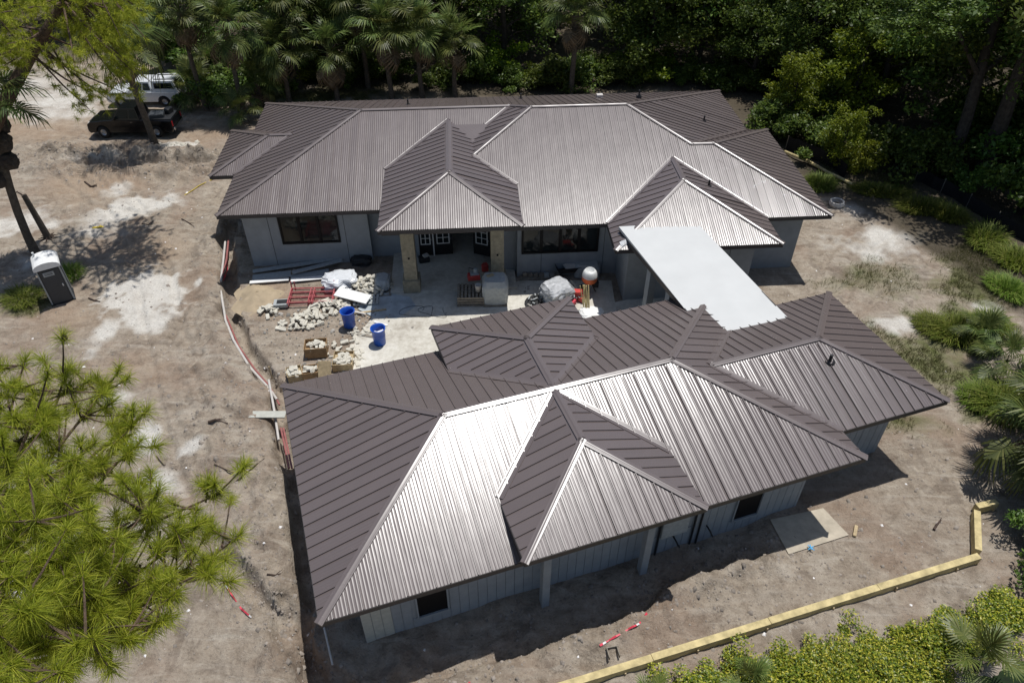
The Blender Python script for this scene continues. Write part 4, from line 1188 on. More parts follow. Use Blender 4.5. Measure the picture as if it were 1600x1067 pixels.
plank('tilted white board resting on the grey lattice near the blue drum', (-8.51, 28.77), (-6.86, 28.16), 0.42, 0.38, 0.62, 0.05, 'white_paint', 0.12)
plank('short white strip on the concrete by the right blue drum', (-6.46, 26.85), (-5.79, 26.57), 0.10, 0.10, 0.12, 0.03, 'white_paint')
plank('dark edged strip on the concrete in front of the right blue drum', (-7.19, 25.97), (-6.21, 25.74), 0.10, 0.10, 0.14, 0.03, 'wood_grey')
plank('pale offcut crossing the concrete below the stone pallet', (-7.43, 27.47), (-6.00, 27.77), 0.10, 0.10, 0.10, 0.04, 'wood_fresh')
plank('thin pale batten between the stone heap and the tilted board', (-8.67, 28.26), (-7.67, 27.09), 0.12, 0.10, 0.08, 0.04, 'white_paint')
plank('pale batten under the tilted white board', (-8.27, 27.77), (-6.92, 27.37), 0.16, 0.14, 0.10, 0.04, 'pvc_white')
plank('grey plank resting on the stone pallet edge', (-7.67, 28.98), (-6.31, 29.19), 0.22, 0.20, 0.16, 0.04, 'wood_grey')
plank('long dark plank at the foot of the wall behind the black bags', (-8.86, 32.07), (-7.16, 31.84), 0.12, 0.10, 0.2, 0.05, 'wood_grey')
plank('brown plank on the dirt below the long window', (0.00, 30.15), (1.23, 30.31), 0.10, 0.10, 0.2, 0.05, 'wood_grey')
stone_heap('loose chips of stone along the edge of the concrete by the left drum', (-7.79, 25.03), 0.2, 24, 0.9, 0.6, 0.03, 5)
stone_heap('few stones fallen off the pale crate', (-6.93, 24.38), 0.1, 16, 0.5, 0.5, 0.04, 6)
# grey lattice pallet under the tilted board
t = thing('lattice_pallet', 'weathered grey lattice pallet under the tilted white board', 'pallet', ((-7.07, 28.57)) + (0.07,), 0.1)
pallet(t, 1.2, 1.0, 0.0, 'board_grey', 7)
# white plastic bundle and grey pails beside it
o = bag_mesh('plastic_bundle', 1.5, 1.1, 0.62, 'plastic_wrap', None, 3, 0.22)
xy = (-8.53, 29.77); o.location = (xy[0], xy[1], 0.05); o.rotation_euler = (0, 0, 0.3); tag(o, 'crumpled white plastic bundle between the scaffold frames and stone pallet', 'bundle')
o = MB().lathe((0, 0, 0), [(0, 0), (0.15, 0), (0.17, 0.38), (0.18, 0.40), (0.15, 0.39), (0.14, 0.06), (0, 0.06)], 18).build('pail', 'bag_grey', None, True)
xy = (-8.05, 30.15); o.location = (xy[0], xy[1], 0.08); tag(o, 'grey pail standing behind the white plastic bundle', 'pail')
o = MB().tube([(0, 0, 0.08), (0.75, -0.5, 0.08)], 0.07, 10).tube([(0.15, 0.12, 0.07), (0.9, -0.38, 0.07)], 0.06, 10).build('pipe_offcuts', 'dark_steel')
xy = (-9.17, 30.15); o.location = (xy[0], xy[1], 0.06); tag(o, 'dark pipe offcuts beside the white plastic bundle', 'pipe')
t = thing('debris_crate', 'grey debris box on the sand left of the red frames', 'crate', ((-11.08, 28.11)) + (0.08,), 0.1)
MB().box((0, 0, 0.1), (0.62, 0.42, 0.2), taper=1.12).build('tray', 'board_grey', t)
MB().box((0.05, 0.02, 0.205), (0.5, 0.3, 0.02)).build('residue', 'dark_plastic', t)
# black bags under the entry wall
o = bag_mesh('black_bags', 0.9, 0.5, 0.42, 'dark_plastic', None, 14, 0.2); xy = (-7.77, 31.66); o.location = (xy[0], xy[1], 0.05); tag(o, 'black refuse bags at the foot of the wall left of the porch', 'bag')
# tan sand heap
r_ = np.linspace(0, 1, 12); V = []; F = []
for i, q in enumerate(r_):
    for k in range(28):
        a = 2 * math.pi * k / 28
        rr = q * (1 + 0.16 * math.sin(3 * a + 1) + 0.08 * math.sin(7 * a))
        V.append((1.25 * rr * math.cos(a), 1.35 * rr * math.sin(a), 0.34 * (0.5 + 0.5 * math.cos(math.pi * q)) + 0.03 * random.uniform(-1, 1) * (q < 0.95) - 0.03))
for i in range(11):
    for k in range(28):
        F.append((i * 28 + k, (i + 1) * 28 + k, (i + 1) * 28 + (k + 1) % 28, i * 28 + (k + 1) % 28))
o = mesh_obj('sand_heap', V, F, 'sand_pile', None, smooth=True); xy = (-12.48, 28.88); o.location = (xy[0], xy[1], 0.0); tag(o, 'low heap of tan sand inside the trench by the white board', 'sand heap')

# porch: stacked pallets with tools, bulk bag, small machine
t = thing('pallet_stack', 'stack of weathered wooden pallets on the porch edge', 'pallet', ((-1.96, 28.57)) + (0.07,), 0.03)
for k in range(4):
    pallet(t, 1.35, 1.15, k * 0.145, 'wood_grey', 8)
o = MB().lathe((0, 0, 0), [(0, 0), (0.13, 0), (0.155, 0.36), (0.16, 0.38), (0.14, 0.37), (0.12, 0.05), (0, 0.05)], 18).build('white_bucket', 'pvc_white', None, True)
xy = (-1.62, 28.47); o.location = (xy[0], xy[1], 0.66); tag(o, 'white bucket standing on the pallet stack', 'bucket')
t = thing('tile_saw', 'red tile saw with grey table on the pallet stack', 'saw', ((-1.87, 29.50)) + (0.65,), 0.2)
MB().box((0, 0, 0.14), (0.62, 0.42, 0.26), taper=0.92, bev=0.02).build('tray', 'red_plastic', t)
MB().box((0.04, 0.02, 0.30), (0.42, 0.3, 0.05)).build('table', 'bag_grey', t)
MB().lathe((0.1, 0.05, 0.34), [(0, 0.22), (0.09, 0.22), (0.11, 0.1), (0.1, 0)], 12).build('motor', 'bag_grey', t)
MB().tube([(-0.2, 0.18, 0.25), (-0.2, 0.18, 0.55), (0.12, 0.05, 0.5)], 0.02, 6).build('arm', 'dark_steel', t)
t = thing('bulk_bag', 'large pale bulk bag of mortar on a pallet in front of the porch column', 'bulk bag', ((-0.81, 28.52)) + (0.07,), 0.02)
pallet(t, 1.15, 1.1)
b_ = bag_mesh('bag', 1.18, 1.05, 1.25, 'bag_grey', t, 8, 0.035, 28, 14, 0.06, 0.9); b_.location = (0, 0, 0.12)
MB().box((-0.22, 0.15, 1.32), (0.4, 0.25, 0.14), rz=0.4, bev=0.03).build('sack', 'wood_fresh', t)
MB().box((0.2, -0.1, 1.29), (0.3, 0.3, 0.06), rz=-0.3).build('scrap', 'dark_plastic', t)
t = thing('floor_fan', 'small dark tool case with a pale lid on the porch floor by the door', 'tool case', a2w(9.6, 0.45) + (0.16,), 0.3)
MB().box((0, 0, 0.16), (0.55, 0.35, 0.3), bev=0.03).build('case', 'dark_plastic', t)
MB().box((0.1, 0.0, 0.36), (0.3, 0.25, 0.1), rz=0.3, bev=0.02).build('lid', 'pvc_white', t)
t.name = 'tool_case'
t = thing('red_can', 'red can standing at the foot of the right porch column', 'can', a2w(12.7, -0.6) + (0.16,), 0.2)
MB().box((0, 0, 0.2), (0.34, 0.26, 0.4), bev=0.04).build('tank', 'red_plastic', t)
MB().tube([(0.1, 0, 0.38), (0.1, 0, 0.5), (-0.1, 0, 0.5), (-0.1, 0, 0.38)], 0.02, 6).build('handle', 'red_plastic', t)
# garden hose on the court
pts = []
for k in range(60):
    a = k / 59 * 4.4 * math.pi
    pts.append((0.85 * math.cos(a) * (1 - k / 90) + k * 0.03 + 0.1 * math.sin(a * 2.7), 0.38 * math.sin(a * 0.93 + 0.4) + 0.12 * math.sin(a * 1.9), 0.02))
o = MB().tube(pts, 0.009, 6).build('hose', 'grey_plastic'); xy = (-5.12, 27.57); o.location = (xy[0], xy[1], 0.075); tag(o, 'thin dark hose looped over the concrete before the porch', 'hose')

# right half of the court: mixer, wrapped bundle, scrap
t = thing('mortar_mixer', 'mortar mixer with white and orange drum tipped up by the wall', 'mixer', ((3.75, 29.08)) + (0.05,), 0.1)
t.scale = (0.8, 0.8, 0.86)
MB().lathe((0, 0, 0.75), [(0.0, 0.0), (0.30, 0.05), (0.46, 0.22), (0.47, 0.52)], 22).build('drum', 'orange_paint', t, True)
MB().lathe((0, 0, 0.75), [(0.475, 0.50), (0.475, 0.54), (0.40, 0.78), (0.28, 0.92), (0.26, 0.90), (0.2, 0.7), (0, 0.68)], 22).build('drum_cone', 'pale_plastic', t, True)
for a in (0.3, 2.3, 4.3):
    MB().tube([(0.1 * math.cos(a), 0.1 * math.sin(a), 0.8), (0.5 * math.cos(a), 0.5 * math.sin(a), 0.0)], 0.035, 8).build('leg', 'dark_steel', t)
MB().box((0.42, 0.1, 0.6), (0.35, 0.3, 0.4), bev=0.03).build('motor_housing', 'dark_plastic', t)
wv = MB().lathe((0, 0, 0), [(0.05, 0.05), (0.2, 0.05), (0.22, 0), (0.2, -0.05), (0.05, -0.05)], 16).build('wheel', 'tyre', t); wv.location = (-0.35, 0.3, 0.22); wv.rotation_euler = (0, R(90), 0)
o = bag_mesh('wrapped_bundle', 1.35, 1.3, 0.95, 'tarp_silver', None, 31, 0.16, 22, 12, 0.05); xy = (2.15, 28.57); o.location = (xy[0], xy[1], 0.06); o.rotation_euler = (0, 0, 0.5); tag(o, 'tall bundle wrapped in crumpled silver plastic behind the front roof', 'bundle')
t = thing('scrap_heap', 'heap of dark grey scrap on a mat left of the silver bundle', 'scrap heap', ((1.39, 28.26)) + (0.07,), 0.4)
MB().lathe((0, 0, 0), [(0, 0.02), (0.75, 0.02), (0.8, 0.0)], 20).build('mat', 'dark_plastic', t)
for k in range(40):
    a, q = random.uniform(0, 6.28), math.sqrt(random.random()) * 0.62
    MB().box((q * math.cos(a), q * math.sin(a), 0.08 + 0.2 * (1 - q) * random.random()), (random.uniform(0.1, 0.3), random.uniform(0.05, 0.14), 0.04), rz=random.uniform(0, 3), rx=random.gauss(0, 0.4)).build('scrap', random.choice(('bag_grey', 'rubble', 'board_grey', 'dark_steel')), t)
t = thing('red_crates', 'tangle of red and dark tool crates beside the silver bundle', 'crate', ((3.02, 28.57)) + (0.06,), 0.3)
for k, (x, y, z, m_) in enumerate(((0, 0, 0.2, 'red_plastic'), (0.35, -0.2, 0.18, 'red_plastic'), (0.1, 0.3, 0.3, 'dark_plastic'), (-0.25, -0.25, 0.15, 'tape_red'), (0.15, -0.05, 0.45, 'red_plastic'))):
    MB().box((x, y, z), (0.42, 0.3, 0.22), rz=k * 0.7, rx=0.2 * (k % 3 - 1), bev=0.02).build('crate_box', m_, t)
for k in range(9):
    a = random.uniform(-0.4, 0.4)
    MB().tube([(-0.2 + k * 0.07, -0.3, 0.3), (-1.0 + k * 0.09 + a, 0.75 + a, 0.75 + 0.1 * random.random())], 0.018, 6).build('rod', random.choice(('wood_grey', 'bag_grey', 'dark_steel')), t)
t = thing('lumber_sticks', 'bunch of yellowish lumber sticks leaning out of the white sack', 'lumber', ((3.48, 27.67)) + (0.06,), 0.0)
for k in range(7):
    MB().box((0.05 * k - 0.15, 0.0, 0.65), (0.05, 0.05, 1.5), rx=-0.35 + random.gauss(0, 0.08), ry=random.gauss(-0.1, 0.14)).build('stick', 'lumber_yellow', t)
o = bag_mesh('white_sack', 1.0, 0.8, 0.34, 'white_paint', None, 44, 0.25); xy = (3.76, 27.28); o.location = (xy[0], xy[1], 0.05); tag(o, 'crumpled white sack on the court at the roof edge', 'sack')
t = thing('wheelbarrow', 'black wheelbarrow with a pale sheet in it against the wall', 'wheelbarrow', ((2.70, 30.59)) + (0.05,), 0.15)
V = [(-0.35, -0.3, 0.35), (0.45, -0.25, 0.35), (0.45, 0.25, 0.35), (-0.35, 0.3, 0.35), (-0.55, -0.42, 0.72), (0.75, -0.36, 0.66), (0.75, 0.36, 0.66), (-0.55, 0.42, 0.72)]
mesh_obj('tray', V, [(0, 1, 2, 3), (0, 4, 5, 1), (1, 5, 6, 2), (2, 6, 7, 3), (3, 7, 4, 0)], 'dark_plastic', t)
MB().box((0.2, -0.05, 0.6), (0.6, 0.45, 0.03), rz=0.3, rx=0.15).build('sheet', 'pvc_white', t)
for y in (-0.24, 0.24):
    MB().tube([(0.85, y * 0.4, 0.2), (0.0, y, 0.33), (-1.05, y * 1.2, 0.62)], 0.02, 6).build('handle', 'wood_grey', t)
    MB().tube([(-0.3, y, 0.34), (-0.4, y, 0.0)], 0.02, 6).build('leg', 'dark_steel', t)
wv = MB().lathe((0, 0, 0), [(0.05, 0.045), (0.18, 0.045), (0.2, 0), (0.18, -0.045), (0.05, -0.045)], 16).build('wheel', 'tyre', t); wv.location = (0.85, 0, 0.2); wv.rotation_euler = (R(90), 0, 0)
o = bag_mesh('covered_stack', 1.25, 0.7, 0.75, 'bag_grey', None, 51, 0.07, 20, 10, 0.02); xy = (3.78, 30.37); o.location = (xy[0], xy[1] + 0.3, 0.05); tag(o, 'stack under a pale grey sheet behind the mortar mixer', 'stack')
t = thing('block_row', 'row of grey blocks on dark boards below the long window', 'blocks', ((1.46, 30.48)) + (0.08,), 0.02)
for k in range(7):
    MB().box((-0.8 + k * 0.27, random.uniform(-0.04, 0.04), 0.12), (0.24, 0.18, 0.2), rz=random.gauss(0, 0.1), bev=0.012).build('block', random.choice(('bag_grey', 'rubble', 'wood_grey')), t)
MB().box((0, 0, 0.01), (2.2, 0.5, 0.03)).build('base_board', 'wood_grey', t)
# small equipment in the shade east of the main house
for lab, xy, sz, m_ in (('grey utility box in the shade right of the white roof', (12.91, 32.19), (0.5, 0.35, 0.42), 'bag_grey'), ('slim pale tank in the shade at the gable corner', (13.45, 31.95), (0.26, 0.26, 0.5), 'board_grey'), ('small dark box nearest the sunlit ground by the gable', (13.91, 32.31), (0.34, 0.26, 0.34), 'board_grey')):
    o = MB().box((0, 0, sz[2] / 2), sz, bev=0.03).box((0, 0, sz[2] + 0.02), (sz[0] * 0.7, sz[1] * 0.7, 0.06)).build('utility_box', m_)
    o.location = (xy[0], xy[1], gz(*xy)); tag(o, lab, 'utility box')

# ---------------------------------------------------------------- vegetation library
def unit(v):
    return v / (np.linalg.norm(v, axis=-1, keepdims=True) + 1e-9)

def leaf_quads(C, L, W_, r_, up=0.5):
    """diamond leaves at C (n,3) with lengths L and widths W_, tilted at random with an upward bias"""
    n = len(C)
    nrm = unit(r_.normal(size=(n, 3)) + np.array([0, 0, up * 2]))
    d = unit(np.cross(nrm, r_.normal(size=(n, 3))))
    s_ = np.cross(nrm, d)
    L = np.broadcast_to(L, n)[:, None]; W_ = np.broadcast_to(W_, n)[:, None]
    a = C - d * L * 0.5; b = C + s_ * W_ * 0.5 + nrm * L * 0.06; c = C + d * L * 0.5 - nrm * L * 0.05; e = C - s_ * W_ * 0.5 + nrm * L * 0.06
    V = np.stack([a, b, c, e], 1).reshape(-1, 3)
    F = np.arange(4 * n).reshape(n, 4)
    return V, F

def limb_tree(r_, height, spread, nlimb, trunk_r, clear=0.3, lean=(0, 0)):
    """trunk + limbs as one MB; returns tips for foliage"""
    mb = MB(); tips = []
    top = np.array([lean[0], lean[1], height * 0.8])
    path = [np.array([0, 0, -0.3]), np.array([0, 0, 0.0]), top * 0.35 + r_.normal(0, 0.12, 3) * [1, 1, 0], top * 0.7 + r_.normal(0, 0.2, 3) * [1, 1, 0], top]
    mb.tube(path, [trunk_r * 1.5, trunk_r * 1.15, trunk_r * 0.9, trunk_r * 0.6, trunk_r * 0.25], 9)
    tips.append(top)
    for k in range(nlimb):
        t = clear + (1 - clear) * (k + r_.random()) / nlimb
        base = top * t
        a = k * 2.4 + r_.random() * 0.8
        ln = spread * (1.05 - 0.55 * t) * r_.uniform(0.7, 1.1)
        end = base + np.array([math.cos(a) * ln, math.sin(a) * ln, ln * r_.uniform(0.25, 0.75)])
        mid = (base + end) / 2 + np.array([0, 0, ln * 0.08])
        rr = trunk_r * (0.55 - 0.3 * t)
        mb.tube([base, mid, end], [rr, rr * 0.65, rr * 0.2], 6)
        tips.append(end); tips.append((mid + end) / 2)
        for q in range(2):
            e2 = mid + (end - mid) * r_.uniform(0.2, 0.9) + r_.normal(0, ln * 0.28, 3)
            mb.tube([mid, e2], [rr * 0.45, rr * 0.12], 5)
            tips.append(e2)
    return mb, np.array(tips)

def crown_mesh(name, r_, tips, n_leaf, clump_r, leaf, m, extra=2, up=0.5):
    C = []
    cl = []
    for t in tips:
        cl.append(t)
        for _ in range(extra):
            cl.append(t + r_.normal(0, clump_r * 0.9, 3) * [1, 1, 0.6])
    cl = np.array(cl)
    per = max(6, n_leaf // len(cl))
    for c in cl:
        k = int(per * r_.uniform(0.5, 1.5))
        d = unit(r_.normal(size=(k, 3))) * (r_.random((k, 1)) ** 0.45) * clump_r * r_.uniform(0.6, 1.15)
        C.append(c + d * [1, 1, 0.62])
    C = np.concatenate(C)
    V, F = leaf_quads(C, leaf * r_.uniform(0.6, 1.3, len(C)), leaf * 0.55 * r_.uniform(0.6, 1.2, len(C)), r_, up)
    return tri_mesh(name, V, F, m)

def broadleaf(seed, height, spread, nlimb, n_leaf, clump_r, leaf, m, trunk_r=0.22, clear=0.3, extra=2, lean=(0, 0)):
    r_ = np.random.default_rng(seed)
    mb, tips = limb_tree(r_, height, spread, nlimb, trunk_r, clear, lean)
    tm = bpy.data.meshes.new('trunk'); tm.from_pydata([tuple(v) for v in mb.v], [], mb.f); tm.materials.append(MATS['bark_dark']); tm.update()
    return tm, crown_mesh('crown', r_, tips, n_leaf, clump_r, leaf, m, extra)

def shrub_mesh(seed, rx, rz_, n_leaf, leaf, m, lobes=9):
    r_ = np.random.default_rng(seed)
    tips = np.stack([np.array([math.cos(a) * rx * q, math.sin(a) * rx * q, rz_ * (0.25 + 0.65 * r_.random()) * (1.15 - 0.6 * q)]) for a, q in zip(r_.random(lobes) * 6.28, np.sqrt(r_.random(lobes)) * 0.8)])
    st = MB()
    for t in tips:
        st.tube([(0, 0, -0.1), tuple(t * 0.5 + r_.normal(0, 0.05, 3)), tuple(t)], [0.035, 0.025, 0.01], 5)
    sm = bpy.data.meshes.new('stems'); sm.from_pydata([tuple(v) for v in st.v], [], st.f); sm.materials.append(MATS['bark_dark']); sm.update()
    return sm, crown_mesh('foliage', r_, tips, n_leaf, rx * 0.42, leaf, m, 2, 0.7)

def place_pair(name, label, cat, pair, names, loc, rz=0, sc=1.0, group=None, tilt=(0, 0)):
    t = thing(name, label, cat, loc, rz, group)
    t.scale = (sc, sc, sc) if isinstance(sc, (int, float)) else sc
    t.rotation_euler = (tilt[0], tilt[1], rz)
    for me, nm in zip(pair, names):
        mesh_obj(nm, None, None, None, t, data=me)
    return t

# palm fronds: petiole plus a folded fan of drooping segments
def frond_mesh(seed, pet=1.1, blade=1.0, nseg=38, droop=0.5, m='leaf_palm', wseg=0.055, arch=0.35, span=115):
    r_ = np.random.default_rng(seed)
    V = []; F = []
    # petiole along +x rising then arching down
    def curve(t):
        return np.array([t * (pet + 0.45 * blade), 0, arch * math.sin(t * 2.2) * pet - 0.10 * t * t])
    pp = [curve(t) for t in np.linspace(0, 1, 6)]
    for i, p in enumerate(pp):
        w = 0.032 * (1 - 0.75 * i / 5)
        V += [p + [0, -w, 0], p + [0, 0, w * 0.8], p + [0, w, 0]]
    for i in range(5):
        F += [(i * 3, i * 3 + 3, i * 3 + 4, i * 3 + 1), (i * 3 + 1, i * 3 + 4, i * 3 + 5, i * 3 + 2)]
    t0 = pet / (pet + 0.45 * blade)
    for k in range(nseg):
        q = (k + 0.5) / nseg * 2 - 1
        base = curve(t0 + (1 - t0) * (1 - abs(q)) ** 0.8)
        phi = R(span) * q
        dirv = np.array([math.cos(phi), math.sin(phi), 0.0])
        ln = blade * (0.62 + 0.38 * math.cos(phi * 0.7)) * r_.uniform(0.85, 1.08)
        fold = 0.22 * abs(math.sin(phi)) + (0.05 if k % 2 else -0.02)
        side = np.array([-dirv[1], dirv[0], 0])
        prev = None
        for j, (tt, ww) in enumerate(((0, 0.5), (0.45, 1.0), (0.78, 0.7), (1.0, 0.08))):
            dz = fold * ln * tt - droop * ln * max(0, tt - 0.3) ** 1.6 * 1.5 * r_.uniform(0.7, 1.3)
            c = base + dirv * ln * tt * (1 - 0.22 * droop * tt) + np.array([0, 0, dz])
            a = len(V)
            V += [c - side * wseg * ww / 2, c + side * wseg * ww / 2]
            if prev is not None:
                F.append((prev, a, a + 1, prev + 1))
            prev = a
    V = np.array(V)
    me = bpy.data.meshes.new('frond')
    me.from_pydata([tuple(v) for v in V], [], F)
    me.materials.append(MATS['petiole'] if m != 'dead_frond' else MATS['dead_frond']); me.materials.append(MATS[m])
    mi = np.ones(len(F), np.int32); mi[:10] = 0
    me.polygons.foreach_set('material_index', mi)
    me.update()
    return me
FRONDS = [frond_mesh(200 + i, 1.0 + 0.15 * (i % 3), 1.15, 30, 0.45 + 0.2 * (i % 3), wseg=0.075) for i in range(5)]
FRONDS_YOUNG = [frond_mesh(220 + i, 0.9, 1.1, 28, 0.25, 'leaf_palm_young', 0.075) for i in range(2)]
FRONDS_DEAD = [frond_mesh(240 + i, 0.8, 0.95, 16, 1.3, 'dead_frond', 0.085) for i in range(2)]
FRONDS_PLUME = [frond_mesh(260 + i, 1.2, 1.5, 34, 1.15, wseg=0.06, arch=0.5) for i in range(3)]
def palm(label, x, y, hgt, seed, nf=26, dead=7, sc=1.0, trunk_r=0.17, lean=(0, 0), group='cabbage palms', young=0.12, name='palm_tree', fronds=FRONDS):
    r_ = random.Random(seed)
    t = thing(name, label, 'palm', (x, y, gz(x, y)), 0, group)
    path = []
    for i in range(7):
        q = i / 6
        path.append((lean[0] * q * q + 0.05 * math.sin(q * 5 + seed), lean[1] * q * q + 0.05 * math.cos(q * 4 + seed), hgt * q - 0.2 * (i == 0)))
    if hgt > 0.7:
        rad = [trunk_r * 1.35, trunk_r * 1.05, trunk_r, trunk_r * 0.95, trunk_r * 0.95, trunk_r * 1.1, trunk_r * 1.35]
        tr = MB().tube(path, rad, 10).build('trunk', 'bark_palm', t)
        for k in range(14):                              # old leaf bases under the crown
            a = k * 2.4; z = hgt - 0.15 - 0.07 * k
            MBx = (path[6][0] + math.cos(a) * trunk_r * 1.2, path[6][1] + math.sin(a) * trunk_r * 1.2, z)
            MB().box(MBx, (0.22, 0.1, 0.07), rz=a, ry=-0.9).build('leaf_base', 'bark_palm', tr)
    cx, cy = path[6][0], path[6][1]
    for k in range(nf + dead):
        isdead = k >= nf
        if isdead: me = r_.choice(FRONDS_DEAD)
        elif r_.random() < young: me = r_.choice(FRONDS_YOUNG)
        else: me = r_.choice(fronds)
        o = bpy.data.objects.new('dead_frond' if isdead else 'frond', me)
        COL.objects.link(o); o.parent = t
        o.location = (cx, cy, hgt - (0.35 if isdead else 0.0))
        a = k * 2.39996 + r_.uniform(-0.3, 0.3)
        el = R(75) - R(105) * (k / nf) ** 0.85 + r_.gauss(0, 0.12) if not isdead else R(-60) + r_.gauss(0, 0.15)
        s_ = sc * r_.uniform(0.85, 1.15)
        o.rotation_euler = (r_.gauss(0, 0.2), -el, a)
        o.scale = (s_, s_, s_)
    return t

def needles(C, D, L, n, r_, width=0.006, spread=1.0):
    """n needles round each tuft C with shoot direction D"""
    m_ = len(C)
    C = np.repeat(C, n, 0); D = np.repeat(D, n, 0); L = np.repeat(L, n)
    d = unit(D * 0.55 + r_.normal(size=(m_ * n, 3)) * 0.62 * spread)
    base = C - D * (r_.random((m_ * n, 1)) * 0.16)
    side = unit(np.cross(d, r_.normal(size=(m_ * n, 3)))) * width
    tip = base + d * (L * r_.uniform(0.75, 1.1, m_ * n))[:, None]
    mid = (base + tip) / 2 + np.array([0, 0, 0.012]) * (L / 0.25)[:, None]
    tip = tip - np.array([0, 0, 0.03]) * (L / 0.25)[:, None]
    V = np.stack([base - side, base + side, mid + side * 0.9, tip, mid - side * 0.9], 1).reshape(-1, 3)
    i = np.arange(m_ * n) * 5
    F = np.concatenate([np.stack([i, i + 1, i + 2, i + 4], 1), np.stack([i + 4, i + 2, i + 3, i + 3], 1)])
    Fq = np.stack([i, i + 1, i + 2, i + 4], 1)
    Ft = np.stack([i + 4, i + 2, i + 3], 1)
    return V, Fq, Ft

def needle_mesh(name, C, D, L, n, seed, m='leaf_pine', width=0.006, spread=1.0):
    r_ = np.random.default_rng(seed)
    V, Fq, Ft = needles(np.asarray(C), unit(np.asarray(D)), np.asarray(L), n, r_, width, spread)
    tri = np.concatenate([Fq[:, [0, 1, 2]], Fq[:, [0, 2, 3]], Ft])
    return tri_mesh(name, V, tri, m)

def grass_tuft(seed, n, rx, hgt, wd, m, lean=0.6):
    r_ = np.random.default_rng(seed)
    a = r_.random(n) * 6.283; q = np.sqrt(r_.random(n))
    B = np.stack([np.cos(a) * q * rx, np.sin(a) * q * rx, np.full(n, -0.05)], 1)
    out = np.stack([np.cos(a), np.sin(a), np.zeros(n)], 1) * (q * lean)[:, None] + r_.normal(0, 0.22, (n, 3)) * [1, 1, 0]
    hh = hgt * r_.uniform(0.55, 1.15, n) * (1.1 - 0.5 * q)
    side = unit(np.cross(out + [0.01, 0, 0], np.array([0, 0, 1]))) * wd
    mid = B + out * hh[:, None] * 0.35 + np.array([0, 0, 1]) * hh[:, None] * 0.65
    tip = B + out * hh[:, None] * 1.15 + np.array([0, 0, 1]) * (hh * (0.95 - 0.35 * q))[:, None]
    V = np.stack([B - side, B + side, mid + side * 0.8, mid - side * 0.8, tip], 1).reshape(-1, 3)
    i = np.arange(n) * 5
    F = np.concatenate([np.stack([i, i + 1, i + 2], 1), np.stack([i, i + 2, i + 3], 1), np.stack([i + 3, i + 2, i + 4], 1)])
    return tri_mesh('blades', V, F, m)

# ---------------------------------------------------------------- the wood behind and beside the houses
OAKS = [broadleaf(300 + i, 10.5 + i, 4.2, 11, 9000, 1.15, 0.34, ('leaf_oak', 'leaf_oak', 'leaf_mid', 'leaf_oak')[i], 0.24, 0.16) for i in range(4)]
LIMES = [broadleaf(330 + i, 7.0, 2.6, 10, 6500, 0.75, 0.26, 'leaf_lime', 0.13, 0.25) for i in range(2)]
BUSHES = [shrub_mesh(350 + i, 1.7, 2.0, 4200, 0.24, ('leaf_mid', 'leaf_oak', 'leaf_lime', 'leaf_mid')[i]) for i in range(4)]
r_ = random.Random(5)
GRP = {'dark leafy tree in the dense wood behind the main house': 'dark leafy trees of the wood', 'dark leafy tree in the shaded wood right of the main house': 'dark leafy trees of the right wood',
       'dark leafy tree close behind the east end of the main roof': 'dark leafy trees behind the east roof'}
def oak(x, y, sc, label='dark leafy tree in the dense wood behind the main house', k=None):
    place_pair('leafy_tree', label, 'tree', OAKS[r_.randrange(4) if k is None else k], ('trunk', 'crown'), (x, y, gz(x, y) - 0.1), r_.uniform(0, 6.28), sc * r_.uniform(0.92, 1.1), GRP[label])
# rows of trees deep in the wood, close enough to shut out the far side
for row, (y0, n, x0, x1, sc) in enumerate(((59.0, 13, -21, 40, 0.85), (65.5, 12, -40, 56, 1.15), (72.0, 13, -62, 66, 1.35), (80.0, 13, -78, 80, 1.6), (91.0, 12, -92, 96, 2.0))):
    for i in range(n):
        x = x0 + (x1 - x0) * (i + r_.uniform(0.25, 0.75)) / n
        y = y0 + r_.uniform(-1.6, 1.6)
        if row == 0 and abs(x - 4.6) < 1.5: continue
        if x < -24 and y < 66: continue
        oak(x, y, sc)
# the right-hand wood, stepping towards the camera
for i, (x, y, sc) in enumerate(((21, 53, 0.8), (25.5, 50.5, 0.95), (30, 47, 1.05), (34, 43.5, 1.0), (33, 38.5, 0.85), (38, 49, 1.3), (42, 42, 1.2), (36.5, 33.5, 0.8), (46, 52, 1.5), (29, 56, 1.2))):
    oak(x, y, sc, 'dark leafy tree in the shaded wood right of the main house')
for x, y, sc in ((14.5, 57.5, 0.75), (18.0, 55.0, 0.7), (20.5, 58.5, 0.9), (11.0, 59.0, 0.8), (22.5, 55.5, 0.75), (27.0, 53.0, 0.85)):
    oak(x, y, sc, 'dark leafy tree close behind the east end of the main roof')
# bright lime-green trees standing out of the shade
for lab, (x, y, z), sc, k in (('bright lime-green tree standing tall right of the main roof', (23.07, 48.97, 3.15), 1.0, 0), ('lower lime-green tree just behind the east end of the main roof', (18.64, 47.95, 2.25), 0.72, 1), ('lime-green sapling by the yellow pipe', (20.25, 42.22, 2.63), 0.55, 1)):
    place_pair('lime_green_tree', lab, 'tree', LIMES[k], ('trunk', 'crown'), (x, y, gz(x, y)), x, sc, 'lime-green trees at the wood edge')
